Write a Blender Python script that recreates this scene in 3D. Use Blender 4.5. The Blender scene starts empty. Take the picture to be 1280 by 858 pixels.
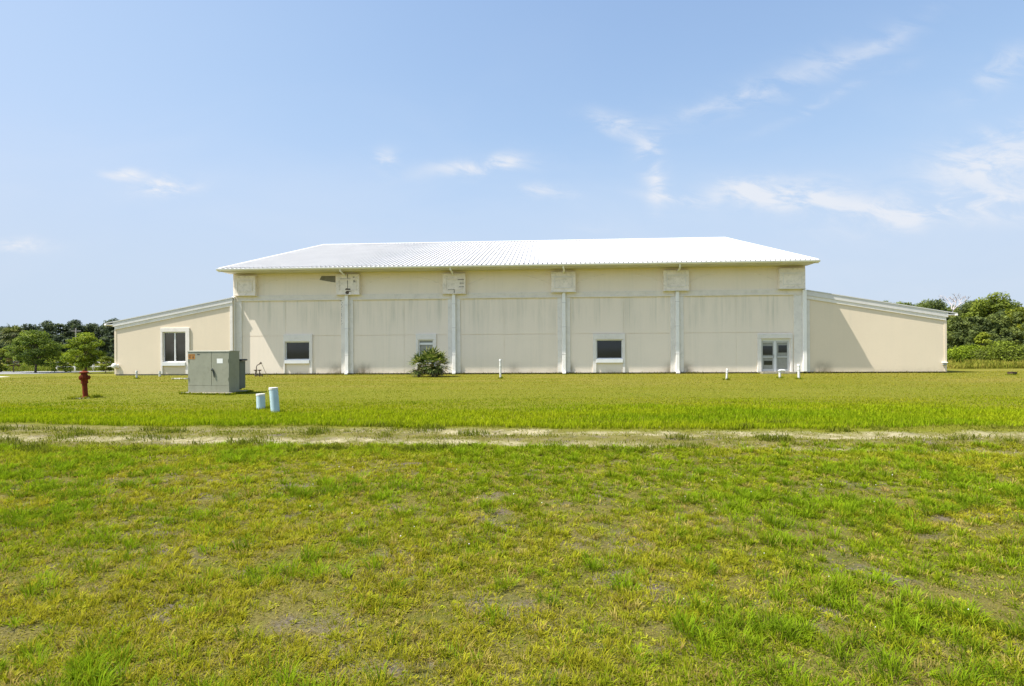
import bpy, math, random
import numpy as np
from mathutils import Vector, Matrix, Quaternion

C = bpy.context.scene.collection
SC = bpy.context.scene
R = math.radians

# ------------------------------------------------------------------ camera, sky, sun, exposure
F = 670.0                     # focal length in photo pixels (1280 wide)
EYE = 1.6
TH = math.atan(40.0 / F)      # the hall is turned a little: its right end is nearer
cam = bpy.data.cameras.new('camera')
cam.sensor_width = 36.0
cam.lens = F / 1280.0 * 36.0
cam.shift_y = 9.0 / 1280.0
cam.clip_start = 0.05
cam.clip_end = 6000
camo = bpy.data.objects.new('camera', cam)
C.objects.link(camo)
camo.location = (0, 0, EYE)
camo.rotation_euler = (R(90), R(0.32), 0)
SC.camera = camo

# sun: grazing the front wall from the left, so the eaves shade nearly all of it
SUNL = Vector((3.05, 1.0, -5.3))                       # in hall axes
SUNW = Vector((SUNL.x * math.cos(TH) + SUNL.y * math.sin(TH),
               -SUNL.x * math.sin(TH) + SUNL.y * math.cos(TH), SUNL.z)).normalized()
SUN_EL = math.asin(-SUNW.z)
SUN_AZ = math.atan2(-SUNW.x, -SUNW.y)
sl = bpy.data.lights.new('sun', 'SUN')
sl.energy = 3.95
sl.angle = R(0.53)
sl.color = (1.0, 0.95, 0.86)
so = bpy.data.objects.new('sun', sl)
C.objects.link(so)
so.location = (-30, -10, 60)
so.rotation_euler = SUNW.to_track_quat('-Z', 'Y').to_euler()

SC.view_settings.view_transform = 'Standard'
SC.view_settings.look = 'None'
SC.view_settings.exposure = 1.2
SC.view_settings.gamma = 1.0
SC.view_settings.use_curve_mapping = False
SC.cycles.use_denoising = True
SC.cycles.max_bounces = 6
SC.cycles.transparent_max_bounces = 4


class NT:
    """tiny helper to write node expressions"""
    def __init__(self, tree):
        self.t = tree; self.n = tree.nodes; self.l = tree.links

    def put(self, sock, v):
        if hasattr(v, 'is_linked') or isinstance(v, bpy.types.NodeSocket):
            self.l.new(v, sock)
        elif v is not None:
            if isinstance(v, (tuple, list)) and len(v) == 3 and sock.type == 'RGBA':
                v = (*v, 1)
            sock.default_value = v

    def m(self, op, a, b=None, c=None, clamp=False):
        n = self.n.new('ShaderNodeMath'); n.operation = op; n.use_clamp = clamp
        self.put(n.inputs[0], a); self.put(n.inputs[1], b)
        if c is not None: self.put(n.inputs[2], c)
        return n.outputs[0]

    def mix(self, f, a, b, blend='MIX'):
        n = self.n.new('ShaderNodeMix'); n.data_type = 'RGBA'; n.blend_type = blend
        self.put(n.inputs[0], f); self.put(n.inputs[6], a); self.put(n.inputs[7], b)
        return n.outputs[2]

    def noise(self, vec, scale, detail=4, rough=0.55, dist=0.0):
        n = self.n.new('ShaderNodeTexNoise')
        if vec is not None: self.l.new(vec, n.inputs['Vector'])
        n.inputs['Scale'].default_value = scale; n.inputs['Detail'].default_value = detail
        n.inputs['Roughness'].default_value = rough; n.inputs['Distortion'].default_value = dist
        return n.outputs[0]

    def ramp(self, f, lo, hi, a=0.0, b=1.0):
        n = self.n.new('ShaderNodeMapRange'); n.interpolation_type = 'SMOOTHSTEP'
        self.put(n.inputs[0], f)
        for i, v in enumerate((lo, hi, a, b)): self.put(n.inputs[i + 1], v)
        return n.outputs[0]

    def obj(self):
        return self.n.new('ShaderNodeTexCoord').outputs['Object']

    def xyz(self, v):
        s = self.n.new('ShaderNodeSeparateXYZ'); self.l.new(v, s.inputs[0])
        return s.outputs[0], s.outputs[1], s.outputs[2]

    def comb(self, x, y, z):
        s = self.n.new('ShaderNodeCombineXYZ')
        for i, v in enumerate((x, y, z)): self.put(s.inputs[i], v)
        return s.outputs[0]


# ---- sky with thin real-sky clouds
world = bpy.data.worlds.new('World')
SC.world = world
world.use_nodes = True
W = NT(world.node_tree)
bg = W.n['Background']
sky = W.n.new('ShaderNodeTexSky')
sky.sky_type = 'NISHITA'
sky.sun_disc = False
sky.sun_elevation = SUN_EL
sky.sun_rotation = SUN_AZ
sky.air_density = 1.0
sky.dust_density = 1.0
sky.ozone_density = 1.0
bg.inputs[1].default_value = 0.125
gen = W.n.new('ShaderNodeTexCoord').outputs['Generated']
dx, dy, dz = W.xyz(gen)
front = W.ramp(dy, 0.02, 0.1)
dys = W.m('MAXIMUM', dy, 0.05)
cu = W.m('DIVIDE', dx, dys)
cv = W.m('DIVIDE', dz, dys)
cvec = W.comb(cu, cv, 0.0)
wob = W.noise(cvec, 5.0, 3, 0.6)
wob2 = W.noise(W.comb(cv, cu, 3.7), 6.0, 3, 0.6)
cu2 = W.m('ADD', cu, W.m('MULTIPLY', W.m('SUBTRACT', wob, 0.5), 0.10))
cv2 = W.m('ADD', cv, W.m('MULTIPLY', W.m('SUBTRACT', wob2, 0.5), 0.06))
# heading (u), height (v), half widths, tilt in degrees, strength
CL = [(-.724, .337, .036, .009, -6, 1.5), (-.637, .311, .048, .014, 0, 2.0), (-.915, .198, .045, .010, -4, 1.8),
      (-.238, .357, .018, .022, -20, 1.0), (-.075, .337, .090, .014, 6, 1.0), (-.008, .352, .030, .014, 20, .9),
      (.060, .295, .050, .012, -12, .65), (.200, .420, .055, .018, -15, .85), (.247, .370, .022, .032, -30, .8),
      (.262, .318, .022, .045, 8, 1.0), (.300, .282, .060, .008, -8, .9), (.485, .288, .110, .024, 2, 1.2),
      (.620, .262, .180, .022, -3, .8), (.800, .250, .170, .026, 6, .85), (.900, .345, .120, .036, 8, 1.2),
      (.940, .405, .100, .022, 6, .6), (.540, .512, .190, .026, 22, .42), (.68, .565, .09, .014, 30, .34), (.40, .46, .12, .012, 20, .36), (.60, .47, .12, .010, 24, .3),
      (.920, .520, .080, .022, 24, .62), (.95, .29, .2, .03, 4, .6), (.17, .22, .04, .008, -10, .2)]
msum = None
for (u0, v0, ru, rv, an, st) in CL:
    ca, sa = math.cos(R(an)), math.sin(R(an))
    a = W.m('SUBTRACT', cu2, u0); b = W.m('SUBTRACT', cv2, v0)
    p = W.m('ADD', W.m('MULTIPLY', a, ca / ru), W.m('MULTIPLY', b, sa / ru))
    q = W.m('ADD', W.m('MULTIPLY', a, -sa / rv), W.m('MULTIPLY', b, ca / rv))
    g = W.m('EXPONENT', W.m('MULTIPLY', W.m('ADD', W.m('MULTIPLY', p, p), W.m('MULTIPLY', q, q)), -0.9))
    g = W.m('MULTIPLY', g, st)
    msum = g if msum is None else W.m('ADD', msum, g)
fib = W.noise(W.comb(W.m('MULTIPLY', W.m('ADD', cu, W.m('MULTIPLY', cv, 0.6)), 9.0), W.m('MULTIPLY', cv, 24.0), 0.0), 1.0, 6, 0.62, 0.6)
veil = W.noise(W.comb(W.m('MULTIPLY', cu, 2.2), W.m('MULTIPLY', cv, 5.0), 5.0), 1.0, 4, 0.6, 0.4)
cmask = W.m('MULTIPLY', msum, W.ramp(fib, 0.34, 0.64), clamp=True)
lowveil = W.m('MULTIPLY', W.ramp(cv, 0.75, 0.05), W.m('MULTIPLY', W.ramp(veil, 0.35, 0.8), 0.16))
cmask = W.m('MULTIPLY', W.m('ADD', W.m('MULTIPLY', cmask, 0.72), lowveil, clamp=True), front)
sr, sg, sb_ = W.xyz(sky.outputs[0])
def soft(c, a):      # thick summer air: the horizon glow levels off
    q_ = W.m('ADD', W.m('POWER', W.m('DIVIDE', c, a), 4.0), 1.0)
    return W.m('DIVIDE', c, W.m('POWER', q_, 0.25))
hl_ = W.m('SQRT', W.m('ADD', W.m('ADD', W.m('MULTIPLY', dx, dx), W.m('MULTIPLY', dy, dy)), 0.0001))
sunward = W.m('DIVIDE', W.m('ADD', W.m('MULTIPLY', dx, math.sin(SUN_AZ)), W.m('MULTIPLY', dy, math.cos(SUN_AZ))), hl_)
graded = W.mix(W.ramp(sunward, 0.5, 0.9), W.comb(soft(sr, 2.1), soft(sg, 2.6), soft(sb_, 3.5)), sky.outputs[0])
graded = W.mix(W.m('MULTIPLY', W.m('MULTIPLY', W.ramp(dz, 0.36, 0.02), W.ramp(sunward, 0.9, 0.5)), 0.8), graded, (2.12, 2.50, 2.95))
skyc = W.mix(cmask, graded, (3.05, 3.1, 3.25))
W.l.new(skyc, bg.inputs[0])

# ------------------------------------------------------------------ measuring helpers
D0 = 35.8
CT, ST = math.cos(TH), math.sin(TH)


def hor(px): return 438.0 - 0.0056 * (px - 640.0)
def wx(px, y=0.0):                      # hall axis x of a wall feature
    r = (px - 640.0) / F
    return (r * (D0 + y * CT) - y * ST) / (CT + ST * r)
def wz(px, py, y=0.0):                  # height of a wall feature
    d = D0 - wx(px, y) * ST + y * CT
    return EYE + (hor(px) - py) * d / F
def gp(px, py):                         # where something stands on the ground
    d = EYE * F / (py - hor(px))
    return Vector(((px - 640.0) / F * d, d, 0.0))
def at(px, d): return Vector(((px - 640.0) / F * d, d, 0.0))
def hz(px, py, d): return EYE + (hor(px) - py) * d / F


# ------------------------------------------------------------------ mesh helpers
class MB:
    def __init__(self):
        self.v = []; self.f = []; self.mi = []; self.k = 0

    def add(self, vs, fs):
        o = len(self.v); self.v += [tuple(p) for p in vs]
        self.f += [tuple(i + o for i in f) for f in fs]
        self.mi += [self.k] * len(fs)
        return self

    def box(self, x0, x1, y0, y1, z0, z1, m=None):
        vs = [Vector(p) for p in ((x0, y0, z0), (x1, y0, z0), (x1, y1, z0), (x0, y1, z0),
                                  (x0, y0, z1), (x1, y0, z1), (x1, y1, z1), (x0, y1, z1))]
        if m is not None: vs = [m @ p for p in vs]
        return self.add(vs, [(3, 2, 1, 0), (4, 5, 6, 7), (0, 1, 5, 4), (1, 2, 6, 5), (2, 3, 7, 6), (3, 0, 4, 7)])

    def prism_y(self, poly, y0, y1):    # polygon in xz, extruded along y
        n = len(poly)
        vs = [(x, y0, z) for x, z in poly] + [(x, y1, z) for x, z in poly]
        fs = [tuple(range(n)), tuple(range(2 * n - 1, n - 1, -1))]
        fs += [(i, i + n, (i + 1) % n + n, (i + 1) % n) for i in range(n)]
        return self.add(vs, fs)

    def prism_x(self, poly, x0, x1):    # polygon in yz, extruded along x
        n = len(poly)
        vs = [(x0, y, z) for y, z in poly] + [(x1, y, z) for y, z in poly]
        fs = [tuple(range(n - 1, -1, -1)), tuple(range(n, 2 * n))]
        fs += [(i, (i + 1) % n, (i + 1) % n + n, i + n) for i in range(n)]
        return self.add(vs, fs)

    def tube(self, pts, rads, n=10, caps=True):
        pts = [Vector(p) for p in pts]
        if not isinstance(rads, (list, tuple)): rads = [rads] * len(pts)
        vs = []; up = Vector((0.13, 0.31, 0.94))
        for i, p in enumerate(pts):
            t = (pts[min(i + 1, len(pts) - 1)] - pts[max(i - 1, 0)]).normalized()
            a = t.cross(up)
            if a.length < 1e-3: a = t.cross(Vector((1, 0, 0)))
            a.normalize(); b = t.cross(a).normalized()
            for k in range(n):
                w = 2 * math.pi * k / n
                vs.append(p + (a * math.cos(w) + b * math.sin(w)) * rads[i])
        fs = []
        for i in range(len(pts) - 1):
            for k in range(n):
                k2 = (k + 1) % n
                fs.append((i * n + k, i * n + k2, (i + 1) * n + k2, (i + 1) * n + k))
        if caps:
            fs.append(tuple(range(n - 1, -1, -1))); fs.append(tuple((len(pts) - 1) * n + k for k in range(n)))
        return self.add(vs, fs)

    def lathe(self, prof, c=(0, 0, 0), n=20, m=None):     # prof: (radius, z)
        vs = []
        for r, z in prof:
            for k in range(n):
                w = 2 * math.pi * k / n
                p = Vector((r * math.cos(w), r * math.sin(w), z))
                if m is not None: p = m @ p
                vs.append(p + Vector(c))
        fs = []
        for i in range(len(prof) - 1):
            for k in range(n):
                k2 = (k + 1) % n
                fs.append((i * n + k, i * n + k2, (i + 1) * n + k2, (i + 1) * n + k))
        fs.append(tuple(range(n - 1, -1, -1))); fs.append(tuple((len(prof) - 1) * n + k for k in range(n)))
        return self.add(vs, fs)

    def build(self, name, mats, parent=None, smooth=False, bevel=0.0, loc=None):
        me = bpy.data.meshes.new(name)
        me.from_pydata(self.v, [], self.f)
        for mt in (mats if isinstance(mats, list) else [mats]): me.materials.append(mt)
        if isinstance(mats, list): me.polygons.foreach_set('material_index', self.mi)
        me.validate(); me.update()
        if smooth:
            me.polygons.foreach_set('use_smooth', [True] * len(me.polygons))
            try: me.set_sharp_from_angle(angle=R(40))
            except Exception: pass
        o = bpy.data.objects.new(name, me); C.objects.link(o)
        if parent is not None: o.parent = parent
        if loc is not None: o.location = loc
        if bevel:
            b = o.modifiers.new('bevel', 'BEVEL'); b.width = bevel; b.segments = 2; b.limit_method = 'ANGLE'
        return o


def pieces(mb, name, material, parent):      # one object per box
    for i in range(0, len(mb.v), 8):
        q = MB(); q.add(mb.v[i:i + 8], [(3, 2, 1, 0), (4, 5, 6, 7), (0, 1, 5, 4), (1, 2, 6, 5), (2, 3, 7, 6), (3, 0, 4, 7)])
        q.build(name, material, parent)


def tag(o, label=None, cat=None, group=None, kind=None):
    if label: o['label'] = label
    if cat: o['category'] = cat
    if group: o['group'] = group
    if kind: o['kind'] = kind
    return o


def empty(name, loc, rz=0.0):
    o = bpy.data.objects.new(name, None); C.objects.link(o)
    o.empty_display_size = 0.3
    o.location = loc; o.rotation_euler = (0, 0, rz)
    return o


def copy_tree(o, parent=None):
    c = o.copy(); C.objects.link(c); c.parent = parent
    for ch in list(o.children): copy_tree(ch, c)
    return c


def fast_mesh(name, verts, faces_n, loops, mats, cols=None, parent=None, midx=None):
    """numpy mesh: verts (n,3), faces_n = loop totals, loops = vertex ids"""
    me = bpy.data.meshes.new(name)
    me.vertices.add(len(verts)); me.vertices.foreach_set('co', np.ascontiguousarray(verts, dtype=np.float32).ravel())
    me.loops.add(len(loops)); me.loops.foreach_set('vertex_index', loops.astype(np.int32))
    me.polygons.add(len(faces_n))
    st = np.concatenate(([0], np.cumsum(faces_n)[:-1])).astype(np.int32)
    me.polygons.foreach_set('loop_start', st)
    try: me.polygons.foreach_set('loop_total', faces_n.astype(np.int32))
    except Exception: pass
    for mt in (mats if isinstance(mats, list) else [mats]): me.materials.append(mt)
    if midx is not None: me.polygons.foreach_set('material_index', midx.astype(np.int32))
    if cols is not None:
        at_ = me.attributes.new('tint', 'FLOAT_COLOR', 'POINT')
        c4 = np.ones((len(verts), 4), np.float32); c4[:, :3] = cols
        at_.data.foreach_set('color', c4.ravel())
    me.update(calc_edges=True)
    o = bpy.data.objects.new(name, me); C.objects.link(o)
    if parent is not None: o.parent = parent
    return o


# ------------------------------------------------------------------ numpy noise
def _h(i, j, s):
    x = (i.astype(np.int64) * 374761393 + j.astype(np.int64) * 668265263 + s * 2147483647) & 0xffffffff
    x = ((x ^ (x >> 13)) * 1274126177) & 0xffffffff
    x = x ^ (x >> 16)
    return (x & 0xffff) / 65535.0


def vnoise(x, y, s=0):
    i = np.floor(x); j = np.floor(y); fx = x - i; fy = y - j
    fx = fx * fx * (3 - 2 * fx); fy = fy * fy * (3 - 2 * fy)
    a = _h(i, j, s); b = _h(i + 1, j, s); c = _h(i, j + 1, s); d = _h(i + 1, j + 1, s)
    return (a * (1 - fx) + b * fx) * (1 - fy) + (c * (1 - fx) + d * fx) * fy


def fbm(x, y, s=0, o=3):
    t = 0; a = .5; n = 0
    for k in range(o):
        t = t + a * vnoise(x * 2 ** k + 17.3 * k, y * 2 ** k - 9.1 * k, s + k); n += a; a *= .5
    return t / n


def sst(x, a, b):
    t = np.clip((x - a) / (b - a), 0, 1); return t * t * (3 - 2 * t)


# ------------------------------------------------------------------ materials
def new_mat(name):
    m = bpy.data.materials.new(name); m.use_nodes = True
    t = NT(m.node_tree); p = t.n['Principled BSDF']
    return m, t, p


def mat(name, col, rough=0.6, var=0.12, scale=3.0, metal=0.0, bump=0.0, spec=0.5, dirt=None, dirt_amt=0.0):
    m, t, p = new_mat(name)
    o = t.obj()
    n1 = t.noise(o, scale, 5, 0.6)
    c2 = tuple(c * (1 - var) for c in col); c3 = tuple(min(1, c * (1 + var)) for c in col)
    c = t.mix(t.ramp(n1, 0.3, 0.7), c2, c3)
    if dirt is not None:
        n2 = t.noise(o, scale * 2.3, 6, 0.7)
        c = t.mix(t.m('MULTIPLY', t.ramp(n2, 0.45, 0.75), dirt_amt), c, dirt)
    t.l.new(c, p.inputs['Base Color'])
    p.inputs['Roughness'].default_value = rough; p.inputs['Metallic'].default_value = metal
    p.inputs['Specular IOR Level'].default_value = spec
    if bump:
        b = t.n.new('ShaderNodeBump'); b.inputs['Strength'].default_value = bump; b.inputs['Distance'].default_value = 0.01
        t.l.new(t.noise(o, scale * 12, 4, 0.6), b.inputs['Height']); t.l.new(b.outputs[0], p.inputs['Normal'])
    return m


# stucco wall paint: cream, with grey-green algae streaks under the eaves, dirt splash at the foot
STAINS = [(-13.2 + 1.5, 1.1, 1.0), (-11.0 + .95, .8, 1.0), (-3.6, .35, .7), (.1, .5, .6), (3.3, .7, .7), (3.9, .35, .8), (10.4, .5, .8), (11.5, .45, 1.0), (20.0, .75, 1.1), (-6.3, .8, .5)]


def wall_paint(name, base, algae, stains=(), streak=1.0):
    m, t, p = new_mat(name)
    o = t.obj(); x, y, z = t.xyz(o)
    big = t.noise(t.comb(t.m('MULTIPLY', x, .35), y, t.m('MULTIPLY', z, .35)), 1.0, 4, 0.6)
    st1 = t.noise(t.comb(t.m('MULTIPLY', x, 4.6), y, t.m('MULTIPLY', z, .16)), 1.0, 4, 0.65)
    st2 = t.noise(t.comb(t.m('MULTIPLY', x, 1.1), y, t.m('MULTIPLY', z, .22)), 1.0, 3, 0.6)
    zt = t.m('MULTIPLY', t.ramp(z, 2.6, 4.2), t.ramp(z, 5.6, 5.0))
    stm = t.m('MULTIPLY', t.m('MULTIPLY', t.ramp(st1, .34, .70), t.ramp(st2, .34, .68)), t.m('ADD', t.m('MULTIPLY', zt, .75), .25))
    c = t.mix(t.m('MULTIPLY', big, 1.0), tuple(b * .93 for b in base), tuple(min(1, b * 1.05) for b in base))
    c = t.mix(t.m('MULTIPLY', stm, .62 * streak), c, algae)
    fine = t.noise(o, 9.0, 5, .7)
    c = t.mix(t.m('MULTIPLY', t.ramp(fine, .5, .8), .10), c, (.36, .32, .25))
    # rain splash at the foot of the wall
    sp = t.m('MULTIPLY', t.ramp(z, .55, .05), t.ramp(t.noise(t.comb(t.m('MULTIPLY', x, 1.3), y, t.m('MULTIPLY', z, 2.0)), 1.0, 5, .7), .35, .75))
    c = t.mix(t.m('MULTIPLY', sp, .35), c, (.33, .24, .13))
    ss = None
    for (x0, w, a) in stains:
        g = t.m('EXPONENT', t.m('MULTIPLY', t.m('POWER', t.m('ABSOLUTE', t.m('DIVIDE', t.m('SUBTRACT', x, x0), w)), 2.0), -1.6))
        g = t.m('MULTIPLY', g, a)
        ss = g if ss is None else t.m('ADD', ss, g)
    if ss is not None:
        g = t.m('MULTIPLY', ss, t.ramp(z, 1.05, .1))
        g = t.m('MULTIPLY', g, t.ramp(t.noise(t.comb(t.m('MULTIPLY', x, 2.0), y, t.m('MULTIPLY', z, 1.2)), 1.3, 4, .6), .12, .66), clamp=True)
        c = t.mix(t.m('MULTIPLY', g, .85), c, (.12, .09, .045))
    t.l.new(c, p.inputs['Base Color'])
    p.inputs['Roughness'].default_value = .85; p.inputs['Specular IOR Level'].default_value = .25
    b = t.n.new('ShaderNodeBump'); b.inputs['Strength'].default_value = .25; b.inputs['Distance'].default_value = .01
    t.l.new(t.noise(o, 38, 3, .6), b.inputs['Height']); t.l.new(b.outputs[0], p.inputs['Normal'])
    return m


M = {}
M['wall'] = wall_paint('cream_stucco', (.85, .74, .62), (.50, .48, .395), STAINS)
M['wing'] = wall_paint('wing_stucco', (.75, .635, .485), (.54, .49, .39), [(20.1, .6, 1.0)], .45)
M['block'] = mat('block_stucco', (.84, .75, .66), .85, .07, 2.2, bump=.2, dirt=(.34, .31, .23), dirt_amt=.45)
M['course'] = mat('course_paint', (.76, .69, .60), .8, .05, 1.5, bump=.1, dirt=(.46, .43, .36), dirt_amt=.3)
M['trim'] = mat('trim_paint', (.76, .71, .65), .75, .05, 1.5, bump=.1, dirt=(.42, .40, .36), dirt_amt=.3)
M['white'] = mat('white_metal', (.84, .81, .77), .4, .03, 1.2, dirt=(.55, .54, .5), dirt_amt=.25)
M['roof'] = mat('white_roof_sheet', (.59, .58, .565), .5, .04, .5, dirt=(.62, .61, .58), dirt_amt=.35)
M['soffit'] = mat('soffit_paint', (.58, .55, .48), .8, .08, 1.0)
M['fascia'] = mat('fascia_paint', (.66, .63, .60), .55, .04, 1.0, dirt=(.44, .43, .40), dirt_amt=.3)
M['plinth'] = mat('plinth_gap_shadow', (.075, .058, .035), .95, .3, 4)  # near-black brown paints in the shadow of the gap under the wall
M['frame'] = mat('window_frame_paint', (.72, .72, .71), .45, .04, 2)
M['glass'] = mat('dark_glass', (.020, .022, .024), .06, .15, .8, spec=.6)
M['blindglass'] = mat('covered_glass', (.27, .27, .24), .2, .08, 6, spec=.5)
M['hole'] = mat('rotten_patch', (.10, .075, .055), .95, .35, 9)
M['crack'] = mat('crack_grime', (.16, .14, .11), .95, .3, 9)
M['greypatch'] = mat('bare_patch', (.20, .185, .15), .9, .15, 2)
M['concrete'] = mat('concrete', (.27, .245, .185), .9, .14, 5, bump=.4, dirt=(.2, .18, .12), dirt_amt=.6)
M['green'] = mat('utility_green_paint', (.275, .275, .205), .5, .07, 2.2, dirt=(.20, .19, .13), dirt_amt=.5)
M['darkgreen'] = mat('dark_green_paint', (.05, .06, .05), .6, .1, 4)
M['midgreen'] = mat('dark_grey_green_paint', (.12, .135, .115), .6, .1, 4)  # dark green-grey of the cabinet's side fin
M['black'] = mat('black_plastic', (.02, .02, .02), .5, .2, 5)
M['orange'] = mat('faded_orange_label', (.42, .19, .03), .6, .3, 30)
M['brownink'] = mat('faded_ink', (.16, .075, .02), .6, .2, 20)
M['label'] = mat('white_label', (.78, .78, .76), .5, .03, 9)
M['pvc'] = mat('pale_blue_pvc', (.42, .56, .60), .4, .08, 4, dirt=(.42, .46, .42), dirt_amt=.5)
M['pvcw'] = mat('white_pvc', (.60, .60, .56), .45, .06, 6, dirt=(.5, .48, .4), dirt_amt=.35)
M['rust'] = mat('rust_red_paint', (.17, .030, .008), .8, .25, 9, bump=.3, spec=.15, dirt=(.09, .03, .018), dirt_amt=.7)
M['pipe'] = mat('weathered_bronze', (.10, .07, .05), .6, .25, 12)
M['bark'] = mat('bark', (.11, .085, .06), .95, .3, 8, bump=.6)
M['palebark'] = mat('pale_dead_bark', (.36, .32, .31), .9, .15, 8)
M['frondbase'] = mat('palm_boots', (.16, .10, .055), .95, .3, 18, bump=.6)
M['grey'] = mat('grey_metal', (.32, .33, .33), .6, .1, 3)
M['pole'] = mat('grey_wood_pole', (.30, .28, .26), .9, .15, 3)


def leaf_mat(name, trans=.3, rough=.6, spec=.15):
    m, t, p = new_mat(name)
    a = t.n.new('ShaderNodeAttribute'); a.attribute_name = 'tint'
    t.l.new(a.outputs['Color'], p.inputs['Base Color'])
    p.inputs['Roughness'].default_value = rough
    p.inputs['Specular IOR Level'].default_value = spec
    tr = t.n.new('ShaderNodeBsdfTranslucent'); t.l.new(t.mix(1.0, a.outputs['Color'], (1.25, 1.25, .8), 'MULTIPLY'), tr.inputs[0])
    ms = t.n.new('ShaderNodeMixShader'); ms.inputs[0].default_value = trans
    t.l.new(p.outputs[0], ms.inputs[1]); t.l.new(tr.outputs[0], ms.inputs[2])
    t.l.new(ms.outputs[0], t.n['Material Output'].inputs[0])
    return m


M['leaf'] = leaf_mat('foliage', .4)
M['blade'] = leaf_mat('grass_blade', .38, .8, .03)

# ------------------------------------------------------------------ ground
RUT1 = lambda x, y: y + .105 * x - 9.15
RUT2 = lambda x, y: y + .085 * x - 10.55


def ground_z(x, y):
    near = 1 - sst(y, 17, 27)
    side = 1 - sst(np.abs(x), 30, 45)
    z = (fbm(x * .55, y * .55, 5, 3) - .5) * .10 + (fbm(x * 2.3, y * 2.3, 9, 2) - .5) * .045
    rut = -.035 * (np.exp(-(RUT1(x, y) / .3) ** 2) + np.exp(-(RUT2(x, y) / .3) ** 2))
    return (z + rut) * near * side


def axis(lo, hi, step, far, n):
    a = np.arange(lo, hi + 1e-6, step)
    g = np.geomspace(1, far, n)
    return np.concatenate((lo - g[::-1], a, hi + g))


gx = axis(-34, 34, .2, 1600, 26); gy = axis(-3, 36, .2, 2200, 26)
GX, GY = np.meshgrid(gx, gy)
GZ = ground_z(GX, GY)
nx, ny = len(gx), len(gy)
gv = np.stack((GX.ravel(), GY.ravel(), GZ.ravel()), 1)
ii, jj = np.meshgrid(np.arange(nx - 1), np.arange(ny - 1))
b0 = (jj * nx + ii).ravel()
gl = np.stack((b0, b0 + 1, b0 + nx + 1, b0 + nx), 1).ravel()
gm, t, p = new_mat('field_ground')
o = t.obj(); x, y, z = t.xyz(o)
flat = t.comb(x, y, 0.0)
soil = t.mix(t.ramp(t.noise(flat, 38, 6, .8), .36, .64), (.070, .056, .042), (.175, .145, .110))
thatch = t.mix(t.ramp(t.noise(flat, 55, 5, .8), .36, .64), (.085, .075, .016), (.165, .145, .040))
green = t.mix(t.noise(flat, 22, 4, .7), (.050, .060, .006), (.115, .125, .012))
mown = t.mix(t.noise(flat, 5, 6, .75), (.095, .105, .008), (.165, .165, .014))
dry = t.mix(t.noise(flat, 7, 6, .75), (.14, .125, .018), (.21, .18, .038))
patch = t.noise(flat, 1.7, 5, .6)
c = t.mix(t.ramp(patch, .34, .52), soil, thatch)
c = t.mix(t.m('MULTIPLY', t.ramp(t.noise(flat, 3.1, 4, .6), .45, .62), .7), c, green)
band = t.noise(t.comb(t.m('MULTIPLY', x, .10), t.m('MULTIPLY', y, .55), 0.0), 1.0, 5, .65)
far = t.mix(t.m('MULTIPLY', t.ramp(band, .42, .66), t.ramp(y, 17, 28)), mown, dry)
yy = t.m('ADD', y, t.m('MULTIPLY', x, .095))
wv = t.m('MULTIPLY', t.m('SUBTRACT', t.noise(flat, .8, 3, .6), .5), .5)
c = t.mix(t.ramp(t.m('ADD', yy, wv), 10.6, 11.2), c, far)
sand = t.mix(t.noise(flat, 24, 6, .8), (.24, .205, .115), (.47, .42, .27))
sand = t.mix(t.ramp(t.noise(flat, 60, 3, .6), .55, .7), sand, (.42, .38, .27))
fade1 = t.ramp(x, 9, -1); fade2 = t.m('MULTIPLY', t.ramp(x, -5, 0), t.ramp(x, 13, 6))
r1 = t.m('ABSOLUTE', t.m('ADD', t.m('ADD', t.m('ADD', y, t.m('MULTIPLY', x, .105)), -9.15), t.m('MULTIPLY', wv, .5)))
r2 = t.m('ABSOLUTE', t.m('ADD', t.m('ADD', t.m('ADD', y, t.m('MULTIPLY', x, .085)), -10.55), t.m('MULTIPLY', wv, .5)))
m1 = t.m('MULTIPLY', t.ramp(r1, .50, .16), t.m('ADD', t.m('MULTIPLY', fade1, .65), .35))
m2 = t.m('MULTIPLY', t.ramp(r2, .50, .16), t.m('ADD', t.m('MULTIPLY', fade2, .75), .25))
ms = t.m('MULTIPLY', t.m('MAXIMUM', m1, m2), t.ramp(t.noise(flat, 1.3, 6, .75), .40, .60))
c = t.mix(ms, c, sand)
between = t.m('MULTIPLY', t.ramp(t.m('ABSOLUTE', t.m('ADD', yy, -9.85)), 1.25, .7), t.ramp(t.noise(flat, 3.0, 4, .7), .4, .6))
c = t.mix(t.m('MULTIPLY', between, .45), c, (.20, .18, .06))
t.l.new(c, p.inputs['Base Color'])
p.inputs['Roughness'].default_value = .95; p.inputs['Specular IOR Level'].default_value = .1
b = t.n.new('ShaderNodeBump'); b.inputs['Strength'].default_value = .8; b.inputs['Distance'].default_value = .03
t.l.new(t.noise(flat, 26, 5, .7), b.inputs['Height']); t.l.new(b.outputs[0], p.inputs['Normal'])
go = fast_mesh('ground', gv, np.full(len(b0), 4), gl, gm)
go.data.polygons.foreach_set('use_smooth', [True] * len(b0))
tag(go, 'grassy field with a sandy two rut track crossing it', 'ground', kind='structure')

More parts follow.
